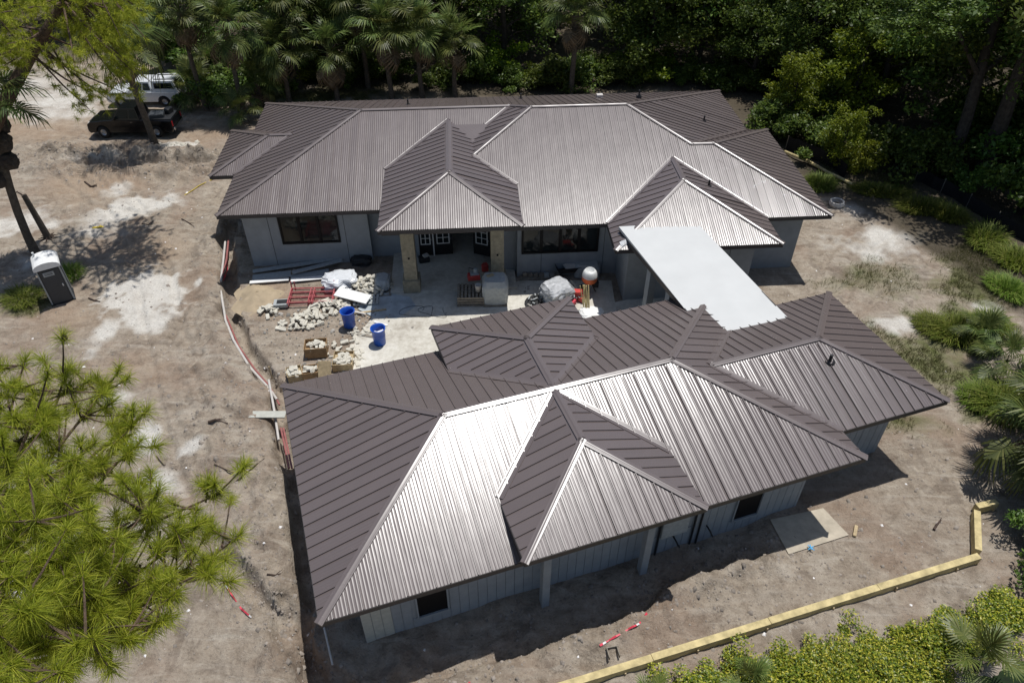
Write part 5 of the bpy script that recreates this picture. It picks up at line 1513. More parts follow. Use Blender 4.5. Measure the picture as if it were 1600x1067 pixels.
# shrub belt along the wood edge on the right
SHR = (('broad dark shrub left of the thick leaning trunks', (24.30, 42.82), 1.3, 0), ('dark shrub hugging the east corner of the main roof', (17.58, 46.47), 1.1, 1), ('glossy shrub behind the yellow pipe', (19.86, 45.23), 1.15, 0),
       ('yellow-green shrub at the end of the silt fence', (21.26, 42.22), 0.8, 2), ('shrub in deep shade above the silt fence bend', (25.21, 41.14), 1.2, 1), ('pale leafy shrub right of the thick leaning trunks', (29.55, 41.55), 1.5, 3),
       ('leafy shrub at the right edge above the silt fence', (28.96, 36.97), 1.3, 3), ('low shrub behind the silt fence near the middle', (26.50, 38.79), 0.8, 3), ('dark shrub deep behind the thick trunks', (30.02, 46.47), 1.6, 1),
       ('round shrub between the lime-green trees', (20.26, 48.97), 1.2, 1), ('dark shrub highest on the right wood edge', (33.88, 46.47), 1.8, 0))
for lab, (x, y), sc, k in SHR:
    place_pair('shrub', lab, 'shrub', BUSHES[k], ('stems', 'foliage'), (x, y, gz(x, y)), x * 1.7, sc, 'shrubs along the right wood edge')
# understorey right behind the main house
for i in range(44):
    x = -21 + i * 1.15 + r_.uniform(-0.7, 0.7); y = 56.2 + r_.uniform(-1.4, 2.6) - 0.05 * max(0, x)
    place_pair('understorey_shrub', 'shaded low shrub under the trees behind the main house', 'shrub', BUSHES[r_.choice((0, 1, 1, 3, 2))], ('stems', 'foliage'), (x, y, gz(x, y)), r_.uniform(0, 6), r_.uniform(0.4, 1.15), 'low shrubs behind the main house')
# dark growth behind the parked trucks
for lab, (x, y), sc, k in (('dark shrub right behind the white truck', (-23.02, 53.89), 1.1, 1), ('dark shrub between the tall palm and the shaggy palm', (-21.05, 52.71), 1.2, 0), ('shaded shrub at the end of the drive behind the tall palm', (-23.53, 57.40), 1.6, 1), ('shaded shrub left of the short palms', (-19.77, 54.61), 1.5, 0), ('dark shrub at the far end of the drive', (-27.12, 59.85), 1.7, 1)):
    place_pair('shrub', lab, 'shrub', BUSHES[k], ('stems', 'foliage'), (x, y, gz(x, y)), x * 1.7, sc, 'shrubs behind the parked trucks')
palm('low trunkless palm beside the tail of the white truck', *(-22.78, 52.25, 0.95), 41, 16, 4, 0.9, 0.12)
palm('low palm in the shade behind the tall palm', *(-22.13, 55.23, 1.46), 42, 20, 6, 0.95, 0.14)
# two thick leaning trunks on the right
for lab, a, b_, rad, k in (('thick dark trunk leaning right, the left of the two big trees', ((27.13, 41.72, 0.00)), ((26.84, 42.99, 10.36)), 0.34, 1), ('broader dark trunk leaning right beside the first big tree', ((28.76, 41.14, 0.00)), ((27.48, 40.24, 10.80)), 0.42, 3)):
    A_ = Vector(a); B_ = Vector(b_)
    t = thing('big_tree', lab, 'tree', (A_.x, A_.y, gz(A_.x, A_.y)), 0, 'two big leaning trees')
    d_ = B_ - A_
    MB().tube([(0, 0, -0.3), tuple(d_ * 0.3 + Vector((0.1, 0, 0))), tuple(d_ * 0.65), tuple(d_ * 1.1)], [rad * 1.25, rad, rad * 0.8, rad * 0.55], 12).build('trunk', 'bark_dark', t)
    for q, az in ((0.55, 0.3), (0.8, 2.6)):
        s0 = d_ * q
        MB().tube([tuple(s0), tuple(s0 + Vector((math.cos(az) * 1.4, math.sin(az) * 1.4, 1.0))), tuple(s0 + Vector((math.cos(az) * 2.8, math.sin(az) * 2.4, 2.6)))], [0.14, 0.1, 0.04], 7).build('branch', 'bark_dark', t)
    if k == 1:                                          # a long limb hangs out over the open yard
        e_ = Vector((21.6, 40.6, 10.0)) - A_; s0 = d_ * 0.55
        MB().tube([tuple(s0), tuple((s0 + e_) / 2 + Vector((0, 0, 0.6))), tuple(e_)], [0.16, 0.11, 0.04], 7).build('branch', 'bark_dark', t)
        c2 = mesh_obj('crown', None, None, None, t, data=OAKS[2][1]); c2.scale = (0.62, 0.55, 0.3); c2.location = e_ - Vector((0, 0, 2.2))
    cr = mesh_obj('crown', None, None, None, t, data=OAKS[k][1]); cr.location = d_ * 0.95 - Vector((0, 0, 6.0)); cr.scale = (1.0, 1.0, 0.9)

# palms
palm('cabbage palm standing in front of the black truck with drooping green plumes', *(-23.45, 45.14, 6.48), 1, 17, 2, 1.0, 0.2, fronds=FRONDS_PLUME, young=0.0)
palm('tall cabbage palm right of the white truck', *(-21.89, 50.90, 6.64), 2, 26, 9, 1.05, 0.16)
palm('shaggy cabbage palm with dead skirt left of the main roof', *(-18.92, 50.25, 5.63), 3, 24, 10, 1.0, 0.16)
palm('short trunkless palm by the west roof corner, lower of two', *(-18.74, 48.77, 0.74), 4, 16, 3, 0.75, 0.12, young=0.3)
palm('short palm above the west roof corner, right of the shaggy one', *(-17.97, 51.35, 1.87), 5, 20, 3, 0.8, 0.14, young=0.3)
palm('cabbage palm at the left end of the cluster behind the roof', *(-16.24, 52.25, 3.68), 6, 24, 5, 1.0)
palm('cabbage palm with hanging dead fronds in the cluster behind the roof', *(-12.78, 52.48, 3.38), 7, 20, 14, 1.05)
palm('tallest cabbage palm in the middle of the cluster behind the roof', *(-8.83, 52.71, 4.75), 8, 28, 8, 1.15, 0.18, young=0.3)
palm('cabbage palm right of the tallest one in the cluster', *(-6.60, 52.94, 4.84), 9, 26, 6, 1.1, young=0.35)
palm('cabbage palm with yellowing fronds at the right end of the cluster', *(-4.15, 53.06, 4.02), 10, 22, 5, 1.0, young=0.5)
palm('lone cabbage palm with a straight trunk behind the middle of the roof', *(4.43, 53.77, 5.69), 11, 28, 6, 1.1, 0.19, young=0.25)
palm('high palm crown left of the cluster at the top edge', *(-15.92, 54.61, 5.95), 12, 26, 4, 1.1)
palm('palm crown at the top edge above the cluster', *(-10.89, 54.86, 5.97), 13, 26, 4, 1.1)
palm('palm half hidden in the wood right of the lime-green tree', *(30.73, 48.97, 5.24), 14, 20, 6, 1.0)
palm('palm in the left wood behind the parked trucks', *(-27.19, 57.14, 4.31), 15, 24, 6, 1.1)
# the palm at the left edge: dark leaf boots cling to its trunk
px, py, ph = (-24.72, 32.13, 8.32)
t = palm('palm at the left edge with dark round clumps on its trunk', px, py, ph, 16, 24, 0, 1.1, 0.2, lean=(1.0, 0.2))
for k, (z, a, s_) in enumerate(((0.62, 0.2, 0.42), (0.74, -0.3, 0.5), (0.60, 2.8, 0.48), (0.68, 1.6, 0.4), (0.52, -2.6, 0.42), (0.82, 0.9, 0.45))):
    o = bag_mesh('boot_clump', s_ * 1.5, s_ * 1.3, s_ * 1.7, 'bark_dark', t, 70 + k, 0.14, 16, 8, 0.35, 0.2)
    o.location = (1.0 * z * z + math.cos(a) * 0.38, 0.2 * z * z + math.sin(a) * 0.38, ph * z)
# broken snag beside it
x, y = (-25.21, 34.15)
t = thing('broken_snag', 'short broken tree snag leaning beside the left edge palm', 'snag', (x, y, gz(x, y)))
MB().tube([(0, 0, -0.2), (-0.1, 0.0, 1.2), (-0.25, 0.05, 2.6)], [0.19, 0.16, 0.13], 9).build('trunk', 'bark_palm', t)
MB().tube([(-0.24, 0.05, 2.5), (-0.55, 0.1, 2.75), (-0.95, 0.05, 2.6)], [0.05, 0.04, 0.02], 6).build('branch', 'stick', t)
for k in range(9):
    a = k * 0.7
    MB().tube([(0.1 * math.cos(a), 0.1 * math.sin(a), 0.1), (0.5 * math.cos(a), 0.5 * math.sin(a), 0.02)], [0.05, 0.015], 5).build('root', 'stick', t)

# left background pine reaching over the parked trucks
r2 = np.random.default_rng(77)
p1, p2 = np.array((-24.75, 29.58, 5.38)), np.array((-23.30, 32.71, 8.08))
p3 = np.array((-21.88, 33.72, 9.83)); p4 = np.array((-19.92, 34.38, 11.90)); p5 = np.array((-18.33, 34.56, 13.66))
base = np.array((p1[0] - 7.0, p1[1] + 1.0, 0.0))
t = thing('pine_tree', 'pine reaching over the parked trucks at the top left', 'pine', tuple(base), 0)
MB().tube([tuple(p - base) for p in (base - [0, 0, 0.3], base + (p1 - base) * 0.5, p1, p2, p3, p4, p5)], [0.45, 0.38, 0.36, 0.32, 0.26, 0.16, 0.05], 10).build('trunk', 'bark_pine', t)
C, Dv = [], []
bm_ = MB()
stem = (p2, p3, p4, p5)
TIPS = []
TIPS += [(-17.64, 33.92, 11.31), (-20.64, 33.72, 12.35), (-17.61, 35.41, 12.81), (-18.88, 35.72, 9.81), (-23.58, 35.78, 11.60), (-16.29, 33.71, 10.72), (-17.09, 35.36, 12.53), (-19.61, 32.11, 12.54), (-20.60, 30.78, 11.49), (-20.28, 34.80, 13.33), (-23.34, 35.82, 12.94), (-21.30, 31.86, 10.89), (-18.79, 36.72, 10.95), (-17.32, 37.33, 11.81), (-21.23, 31.41, 12.45), (-18.07, 35.72, 12.68), (-24.07, 35.46, 11.19), (-19.79, 38.02, 10.41), (-18.87, 32.87, 12.82), (-18.38, 37.03, 12.14), (-18.49, 37.71, 11.47), (-22.62, 35.11, 13.12), (-22.52, 36.13, 8.72), (-19.39, 36.08, 9.57), (-19.87, 38.50, 11.02), (-17.18, 32.19, 10.69), (-22.97, 36.31, 11.61), (-20.01, 34.51, 10.56), (-20.51, 34.86, 11.46), (-19.50, 37.82, 8.65), (-17.34, 34.93, 13.11), (-22.73, 37.33, 12.17), (-16.63, 33.26, 12.02), (-20.23, 34.07, 12.70), (-20.56, 33.24, 9.61), (-22.42, 33.30, 12.29), (-22.69, 37.50, 12.24), (-22.93, 33.11, 10.81), (-16.93, 32.82, 11.12), (-23.16, 34.73, 13.01), (-21.44, 33.30, 13.08), (-24.02, 33.35, 9.71), (-21.22, 37.51, 9.04), (-23.87, 34.81, 9.91), (-20.91, 36.72, 11.67), (-21.61, 31.32, 10.35), (-18.76, 36.11, 10.09), (-17.33, 33.32, 13.53), (-18.35, 33.30, 11.29), (-18.93, 36.91, 8.90), (-22.17, 32.17, 10.59), (-18.85, 35.94, 9.73), (-19.89, 35.00, 11.14), (-18.52, 31.32, 10.35), (-18.97, 36.37, 8.79), (-18.26, 37.17, 10.82), (-18.84, 33.47, 12.37), (-18.54, 38.57, 11.79), (-16.29, 34.52, 11.45), (-19.45, 34.24, 10.96), (-19.78, 36.24, 9.27), (-22.28, 31.34, 10.62), (-18.04, 37.42, 11.30), (-21.77, 35.60, 10.44)]
for e_ in ((-19.31, 33.44, 8.23), (-18.76, 33.60, 7.85), (-19.62, 33.05, 7.72), (-18.08, 33.67, 8.59), (-17.64, 34.54, 8.70), (-17.18, 34.66, 8.41), (-18.00, 34.06, 7.97), (-20.19, 33.63, 8.45)):
    TIPS.append(e_)
for k, e_ in enumerate(TIPS):
    e = np.array(e_)
    hz = [np.linalg.norm(e - q) for q in stem]
    i0 = int(np.argmin(hz)); s0 = stem[i0] + (stem[min(i0 + 1, 3)] - stem[i0]) * r2.random() * 0.6
    mid = (s0 + e) / 2 + np.array([0, 0, -0.15])
    bm_.tube([tuple(s0 - base), tuple(mid - base), tuple(e - base)], [0.06, 0.04, 0.015], 5)
    for j in range(17):
        u = r2.uniform(0.3, 1.0)
        p = mid + (e - mid) * u + r2.normal(0, 0.42, 3) * [1, 1, 0.55]
        C.append(p - base); Dv.append(unit((p - s0) * 0.4 + np.array([0, 0, 0.6])))
bm_.build('branches', 'bark_pine', t)
mesh_obj('needles', None, None, None, t, data=needle_mesh('needles', C, Dv, np.full(len(C), 0.30), 36, 5, width=0.0085))

# foreground pine: its crown rises close to the camera, the trunk stands outside the frame
base = np.array((-8.3, 2.6, 0.0)); topp = np.array((-6.6, 4.4, 19.0))
t = thing('foreground_pine', 'bright green pine crown close to the camera at the lower left', 'pine', tuple(base), 0)
MB().tube([(0, 0, -0.3), (0, 0, 0), (0.2, 0.3, 8), tuple((topp - base) * 0.8), tuple(topp - base)], [0.4, 0.34, 0.27, 0.16, 0.05], 12).build('trunk', 'bark_pine', t)
ENDS = ((-6.32, 7.13, 15.56), (-5.67, 6.92, 15.59), (-5.26, 6.95, 15.28), (-4.66, 6.61, 15.15), (-5.38, 5.86, 15.93), (-4.87, 5.79, 15.46), (-5.30, 5.15, 15.88), (-4.63, 5.97, 15.15), (-3.53, 5.59, 14.76), (-3.21, 5.14, 14.56), (-3.71, 5.06, 14.74), (-3.88, 4.99, 15.31), (-3.41, 4.66, 14.58), (-3.77, 4.29, 15.05),
        (-4.49, 4.77, 15.83), (-4.55, 4.27, 16.08), (-4.03, 4.42, 15.54), (-4.18, 3.97, 15.89), (-4.44, 3.62, 16.13), (-3.61, 3.17, 15.85), (-3.55, 3.86, 14.94), (-3.79, 3.64, 14.94), (-4.02, 3.24, 16.15), (-3.68, 2.83, 15.98), (-3.89, 2.72, 16.32), (-3.90, 3.76, 15.58))
C, Dv, Ls = [], [], []
bm_ = MB()
for k, e in enumerate(ENDS):
    e = np.array(e)
    q = np.clip((e[2] - 1.2) / 19.0, 0.5, 0.97)
    s0 = base + (topp - base) * q
    sag = np.array([0, 0, -0.25])
    mid = (s0 + e) / 2 + sag + r2.normal(0, 0.12, 3); m2 = mid + (e - mid) * 0.5 + r2.normal(0, 0.08, 3)
    bm_.tube([tuple(s0 - base), tuple(mid - base), tuple(m2 - base), tuple(e - base)], [0.05, 0.032, 0.02, 0.010], 7)
    C.append(e - base); Dv.append(unit(e - m2 + np.array([0, 0, 0.12]))); Ls.append(0.25)
    for j in range(24):
        u = r2.uniform(0.12, 0.98)
        a0 = mid + (e - mid) * u
        p = a0 + r2.normal(0, 0.30, 3) * [1, 1, 0.55] + np.array([0, 0, 0.12])
        bm_.tube([tuple(a0 - base), tuple((a0 + p) / 2 - base + np.array([0, 0, -0.02])), tuple(p - base)], [0.014, 0.010, 0.007], 5)
        C.append(p - base); Dv.append(unit(p - a0 + np.array([0, 0, 0.12]))); Ls.append(r2.uniform(0.14, 0.28))
bm_.build('branches', 'bark_pine', t)
mesh_obj('needles', None, None, None, t, data=needle_mesh('needles', C, Dv, Ls, 165, 6, width=0.0026, spread=1.25))
for k in range(14):
    c = np.array(C[r2.integers(len(C))]) + [0, 0, -0.05]
    MB().lathe(tuple(c), [(0, -0.05), (0.03, -0.03), (0.035, 0.0), (0.02, 0.04), (0, 0.055)], 8).build('cone', 'stick', t)

# ---------------------------------------------------------------- right-hand garden edge
TUFTS = [grass_tuft(400 + i, 900, 0.85, 0.95, 0.014, 'leaf_grass') for i in range(3)]
TUFT_LOW = [grass_tuft(410 + i, 420, 0.55, 0.42, 0.012, ('leaf_grass', 'leaf_weed')[i % 2], 0.8) for i in range(4)]
for lab, (x, y), sc, k in (('big mound of bright grass right of the bare yard', (20.55, 26.15), (1.5, 1.1, 1.0), 0), ('second half of the bright grass mound, beside a fan palm', (22.06, 26.52), (1.1, 1.0, 1.05), 1), ('left tail of the bright grass mound', (19.57, 26.61), (1.0, 0.9, 0.6), 2),
                           ('bright grass mound at the right edge above the big one', (24.54, 29.35), (1.3, 1.0, 0.9), 1), ('dark ornamental grass clump at the right edge beside the wing roof', (20.42, 21.24), (1.5, 1.3, 1.35), 0), ('small grass clump left of the dark ornamental clump', (19.50, 21.79), (1.0, 0.9, 0.9), 2),
                           ('grass tuft on the wood edge at the white sand', (23.61, 37.32), (1.6, 1.0, 0.9), 1), ('grass tuft by the silt fence bend', (24.74, 36.55), (1.3, 1.0, 0.9), 2), ('grass clump between the roof and the yellow pipe', (18.53, 39.94), (1.0, 1.2, 0.8), 0),
                           ('grass tuft near the right edge below the silt fence', (25.67, 33.96), (1.6, 1.1, 1.0), 0), ('grass tuft right of the silt fence middle', (26.31, 31.84), (1.5, 1.2, 1.0), 2), ('green weeds behind the portable toilet', (-22.53, 30.70), (0.9, 0.8, 0.6), 1), ('green weeds left of the portable toilet', (-23.88, 28.67), (1.1, 0.9, 0.55), 0),
                           ('long grass on the wood edge above the white coil', (21.91, 39.17), (1.8, 0.9, 0.6), 0)):
    t = thing('grass_clump', lab, 'grass clump', (x, y, gz(x, y)), x * 2, 'grass clumps')
    t.scale = sc
    mesh_obj('blades', None, None, None, t, data=TUFTS[k])
palm('fan palm sprouting from the bright grass mound', *(21.26, 25.47), 0.35, 31, 12, 2, 0.62, 0.1, name='fan_palm', group='fan palms of the right garden')
palm('dark fan palm in the right garden below the mound', *(21.50, 23.76), 0.35, 32, 16, 2, 0.7, 0.1, name='fan_palm', group='fan palms of the right garden')
palm('young palm at the right edge casting a spiky shadow', *(19.20, 17.65), 2.2, 33, 22, 3, 0.95, 0.13, name='fan_palm', group='fan palms of the right garden', young=0)
palm('dark palm at the right edge above the yellow beam corner', *(19.48, 16.42), 1.5, 34, 18, 2, 0.85, 0.12, name='fan_palm', group='fan palms of the right garden', young=0)
palm('spreading palm at the right edge beside the dark grass', *(20.54, 19.16), 2.2, 35, 18, 3, 0.95, 0.12, name='fan_palm', group='fan palms of the right garden', young=0)
palm('fan palm with a spread leaf rising over the hedge at the pond', *(13.87, 10.44), 0.9, 36, 9, 0, 0.62, 0.08, name='fan_palm', group='fan palms at the bottom edge', young=1.0)
palm('small palm poking through the left end of the hedge', *(6.95, 9.86), 0.5, 37, 7, 0, 0.42, 0.08, name='fan_palm', group='fan palms at the bottom edge', young=1.0)
palm('small palm below the yellow beam at the bottom edge', *(4.00, 9.40), 0.4, 38, 6, 0, 0.36, 0.08, name='fan_palm', group='fan palms at the bottom edge', young=1.0)
# shrubs at the right edge near the beam corner
for lab, (x, y), sc, k in (('leafy shrub at the right edge behind the yellow beam corner', (18.02, 15.20), 0.55, 3), ('shaded shrub at the right edge over the beam', (17.80, 13.57), 0.6, 0)):
    place_pair('shrub', lab, 'shrub', BUSHES[k], ('stems', 'foliage'), (x, y, gz(x, y)), x * 1.7, sc, 'shrubs by the yellow beam corner')
# the hedge along the bottom right, planted as separate bushes
HEDGE = [shrub_mesh(500 + i, 0.9, 0.85, 6500, 0.10, 'leaf_hedge', 12) for i in range(3)]
HL = [(5.51, 9.55), (6.90, 9.88), (8.31, 10.19), (9.75, 10.50), (11.24, 10.85), (12.78, 11.26), (14.24, 11.63), (15.76, 12.06), (17.43, 12.50)]
HL2 = [(6.62, 9.08), (8.09, 9.40), (9.50, 9.73), (10.96, 10.11), (12.34, 10.46)]
words = ('first', 'second', 'third', 'fourth', 'fifth', 'sixth', 'seventh', 'eighth', 'ninth')
for i, (x, y) in enumerate(HL):
    place_pair('hedge_bush', 'yellow-green hedge bush, %s from the left in the row along the beam' % words[i], 'hedge bush', HEDGE[i % 3], ('stems', 'foliage'), (x, y, gz(x, y) - 0.05), i * 1.3, (1.0, 0.9, 0.55 + 0.12 * (i % 3)), 'hedge bushes')
for i, (x, y) in enumerate(HL2):
    place_pair('hedge_bush', 'yellow-green hedge bush, %s from the left in the row by the bottom edge' % words[i], 'hedge bush', HEDGE[(i + 1) % 3], ('stems', 'foliage'), (x, y, gz(x, y) - 0.05), i * 2.1, (1.0, 0.9, 0.6 + 0.12 * (i % 3)), 'hedge bushes')

# low weeds and grass blades over the green parts of the yard: too many to count
mask = (grass > 0.12) & (YY > 9) & (YY < 62) & (np.abs(XX) < 34)
ii = np.argwhere(mask)
w_ = grass[mask]; dens = w_ * (0.0156)
rg = np.random.default_rng(9)
pick = ii[rg.choice(len(ii), 15000, p=(w_ ** 1.3) / (w_ ** 1.3).sum())]
gx = XX[pick[:, 0], pick[:, 1]] + rg.normal(0, 0.12, len(pick)); gy = YY[pick[:, 0], pick[:, 1]] + rg.normal(0, 0.12, len(pick))
clump = fbm(gx, gy, 0.9, 3, 5) > -0.12
gx, gy = gx[clump], gy[clump]
gzz = ground_height(gx, gy)
n = len(gx)
B = np.repeat(np.stack([gx, gy, gzz - 0.02], 1), 3, 0) + rg.normal(0, 0.05, (n * 3, 3)) * [1, 1, 0]
hh = rg.uniform(0.06, 0.26, n * 3)
d = rg.normal(0, 0.5, (n * 3, 3)) * [1, 1, 0] + [0, 0, 1]
side = unit(np.cross(d, rg.normal(size=(n * 3, 3)))) * 0.011
tip = B + d * hh[:, None]
V = np.stack([B - side, B + side, tip], 1).reshape(-1, 3)
o = mesh_obj('yard_grass', None, None, None, data=tri_mesh('yard_grass', V, np.arange(len(V)).reshape(-1, 3), 'leaf_weed'))
tag(o, 'thin green weeds growing over the edges of the yard', 'grass', kind='stuff')

# ---------------------------------------------------------------- yard details
def run_pipe(label, pts, rad, m, name='conduit', lift=0.05, cat='conduit', wob=0.0):
    P_ = []
    for i in range(len(pts) - 1):
        for q in np.linspace(0, 1, 5)[:-1]:
            x = pts[i][0] * (1 - q) + pts[i + 1][0] * q; y = pts[i][1] * (1 - q) + pts[i + 1][1] * q
            P_.append((x + random.uniform(-wob, wob), y + random.uniform(-wob, wob)))
    P_.append(pts[-1])
    Z = [max(gz(*p), -0.12) + lift for p in P_]
    Z = [sum(Z[max(0, i - 2):i + 3]) / len(Z[max(0, i - 2):i + 3]) for i in range(len(Z))]
    o = MB().tube([(p[0], p[1], z) for p, z in zip(P_, Z)], rad, 8).build(name, m)
    return tag(o, label, cat)
run_pipe('white conduit running along the outer trench edge', [(-14.41, 29.35), (-13.52, 27.09), (-12.64, 25.47), (-11.59, 23.96), (-10.80, 23.07), (-10.17, 22.29), (-9.86, 21.90)], 0.055, 'pvc_white')
run_pipe('white conduit lying across the trench under the bridging plank', [(-10.38, 22.83), (-9.99, 21.79), (-9.59, 20.70), (-9.17, 19.49)], 0.05, 'pvc_white', lift=0.22)
run_pipe('white conduit in the trench at the west corner of the house', [(-15.49, 33.77), (-15.10, 32.13), (-14.65, 30.15)], 0.055, 'pvc_white', lift=0.12)
run_pipe('red conduit in the trench at the west corner of the house', [(-15.37, 33.96), (-14.94, 32.13), (-14.71, 30.70)], 0.05, 'conduit_red', lift=0.12)
run_pipe('red conduit along the inner side of the long white conduit', [(-13.66, 27.57), (-12.43, 25.34), (-11.26, 23.76), (-10.39, 22.75), (-9.68, 21.61)], 0.04, 'conduit_red', lift=0.02)
run_pipe('red conduit running along the roof edge below the plank, left one', [(-9.22, 20.10), (-8.85, 19.16), (-8.42, 18.05)], 0.04, 'conduit_red', lift=0.25)
run_pipe('red conduit running along the roof edge below the plank, right one', [(-9.12, 20.10), (-8.75, 19.16), (-8.32, 18.05)], 0.04, 'conduit_red', lift=0.25)
plank('pale plank bridging the trench beside the front roof corner', (-10.56, 20.63), (-9.11, 20.63), 0.35, 0.35, 0.36, 0.05, 'primer')
x, y = (-10.35, 23.15)
o = MB().box((0, 0, 0.3), (0.05, 0.05, 0.7)).build('stake', 'wood_fresh'); o.location = (x, y, 0); tag(o, 'small wooden stake at the back corner of the front roof', 'stake')
run_pipe('thin yellow line on the dirt at the west wing corner', [(-19.38, 38.79), (-18.87, 39.79), (-18.15, 40.57)], 0.02, 'yellow_marker', 'yellow_line', 0.03, 'line')
o = run_pipe('pale blue pipe leaning down from the near roof corner', [(-5.86, 11.66), (-5.39, 10.50)], 0.03, 'pvc_white', 'downpipe', 0.2, 'pipe')

# yellow timber beams
def beam(label, a, b_, wdt=0.22, hgt=0.34):
    A_ = Vector((a[0], a[1], 0)); B_ = Vector((b_[0], b_[1], 0))
    d_ = B_ - A_; mid = (A_ + B_) / 2
    z = (gz(A_.x, A_.y) + gz(mid.x, mid.y) + gz(B_.x, B_.y)) / 3
    t = thing('timber_beam', label, 'beam', (mid.x, mid.y, z + 0.02), math.atan2(d_.y, d_.x), 'yellow timber beams')
    n_ = max(1, round(d_.length / 4.3)); sl_ = d_.length / n_
    for k in range(1):                                     # heavy timbers butted end to end
        for j in range(n_):
            xc = -d_.length / 2 + (j + 0.5) * sl_ + (0.35 * sl_ * (0.5 if j < n_ - 1 else 0) if k else 0) * 0
            MB().box((xc, random.uniform(-0.002, 0.002), hgt / 2 + random.uniform(-0.010, 0.006)), (sl_ - 0.012, wdt, hgt), rz=random.uniform(-0.003, 0.003), bev=0.008).build('timber', 'lumber_yellow', t)
    for x_ in np.arange(-d_.length / 2 + 0.7, d_.length / 2, 2.4):
        MB().box((x_, -wdt / 2 - 0.03, 0.02), (0.05, 0.05, 0.34)).build('stake', 'wood_fresh', t)
    return t
beam('long yellow timber beam crossing the foreground below the front building', (0.37, 9.47), (15.73, 14.15))
beam('short yellow timber beam at the right corner running towards the wood', (15.78, 14.35), (16.51, 15.98))
beam('stub of yellow timber beam under the shrubs at the right corner', (16.57, 16.14), (17.40, 16.34))
# small open box form by the beam
t = thing('box_form', 'small open square form against the long yellow beam', 'form', ((3.06, 10.81)) + (gz(*(3.06, 10.81)),), 0.2)
for x_, y_, sx, sy in ((0, 0.16, 0.36, 0.03), (-0.16, 0, 0.03, 0.3), (0.16, 0, 0.03, 0.3)):
    MB().box((x_, y_, 0.08), (sx, sy, 0.16)).build('form_side', 'wood_grey', t)
# plywood sheets on the dirt
def sheet(label, pts, z, m='plywood'):
    zs = z
    o = MB().prism(pts, zs, zs + 0.02).build('plywood_sheet', m)
    return tag(o, label, 'plywood sheet')
zp = max(gz(*p) for p in [(9.23, 15.81), (10.96, 16.23), (11.03, 14.91), (9.45, 14.40), (11.74, 15.17)])
sheet('plywood sheet lying on the ground, half in the shadow of the front roof', [(9.19, 15.81), (11.24, 16.31), (11.77, 15.17), (9.45, 14.40)], zp + 0.02, plain('plywood_pale', (0.42, 0.37, 0.29), 0.85, 0.2, vary=0.2, scale=2.2, detail=7))
# marks and tape
x, y = (10.25, 14.60)
o = MB().box((0, 0, 0), (0.26, 0.03, 0.02), rz=0.5).box((0, 0, 0.012), (0.26, 0.03, 0.012), rz=-0.9).box((0, 0.02, 0.02), (0.2, 0.03, 0.01), rz=1.6).build('blue_ribbon', 'blue_marker'); o.location = (x, y, gz(x, y) + 0.12); tag(o, 'blue crossed ribbon marker beside the plywood', 'marker')
def tape(label, pts, w=0.05, both=False):
    t = thing('caution_tape', label, 'tape', (0, 0, 0), 0, 'lengths of caution tape')
    P_ = [Vector((p[0], p[1], gz(*p) + 0.05)) for p in pts]
    for i, (a, b_) in enumerate(zip(P_[:-1], P_[1:])):
        n_ = 4
        for k in range(n_):
            p, q = a.lerp(b_, k / n_), a.lerp(b_, (k + 1) / n_)
            d_ = (q - p); s_ = Vector((-d_.y, d_.x, 0)).normalized() * w / 2 * random.uniform(0.6, 1.4)
            z_ = Vector((0, 0, random.uniform(0, 0.05)))
            mesh_obj('tape_strip', [p - s_, p + s_ + z_, q + s_ + z_, q - s_], [(0, 3, 2, 1)], 'tape_white' if (both and (i * n_ + k) % 5 == 1) else 'tape_red', t)
tape('red and white tape by the crack in the dirt left of the front building', [(-9.54, 13.33), (-9.08, 12.82), (-8.67, 12.37), (-8.26, 12.06)], 0.045, True)
tape('red tape on the bank between the building and the yellow beam', [(2.67, 11.01), (3.07, 11.24), (3.59, 11.51), (3.99, 11.80), (4.28, 12.15)], 0.045, True)
tape('short red tape hanging at the bottom edge below the bank', [(-1.35, 10.50), (-1.25, 9.92)], 0.06)
tape('red tape scrap on the trench pipe left of the sand heap', [(-15.43, 33.34), (-14.92, 31.84), (-14.78, 30.70)], 0.09)
o = MB().box((0, 0, 0), (0.55, 0.12, 0.02), rz=0.2).box((0.2, 0.05, 0.012), (0.3, 0.1, 0.02), rz=-0.5).build('yellow_scrap', 'yellow_marker'); x, y = (-22.97, 35.19); o.location = (x, y, gz(x, y) + 0.06); tag(o, 'yellow scrap lying on the dappled dirt', 'scrap')
# white coiled hose at the east roof corner
t = thing('coiled_pipe', 'coil of white corrugated pipe at the east corner of the main roof', 'coil', ((18.74, 37.54)) + (gz(*(18.74, 37.54)) + 0.05,), 0)
for k in range(3):
    rr = 0.36 + 0.03 * (k % 2)
    MB().tube([(rr * math.cos(a), rr * math.sin(a), 0.06 + k * 0.09) for a in np.linspace(0, 2 * math.pi, 25)], 0.055, 7, False).build('loop', 'pvc_white', t)
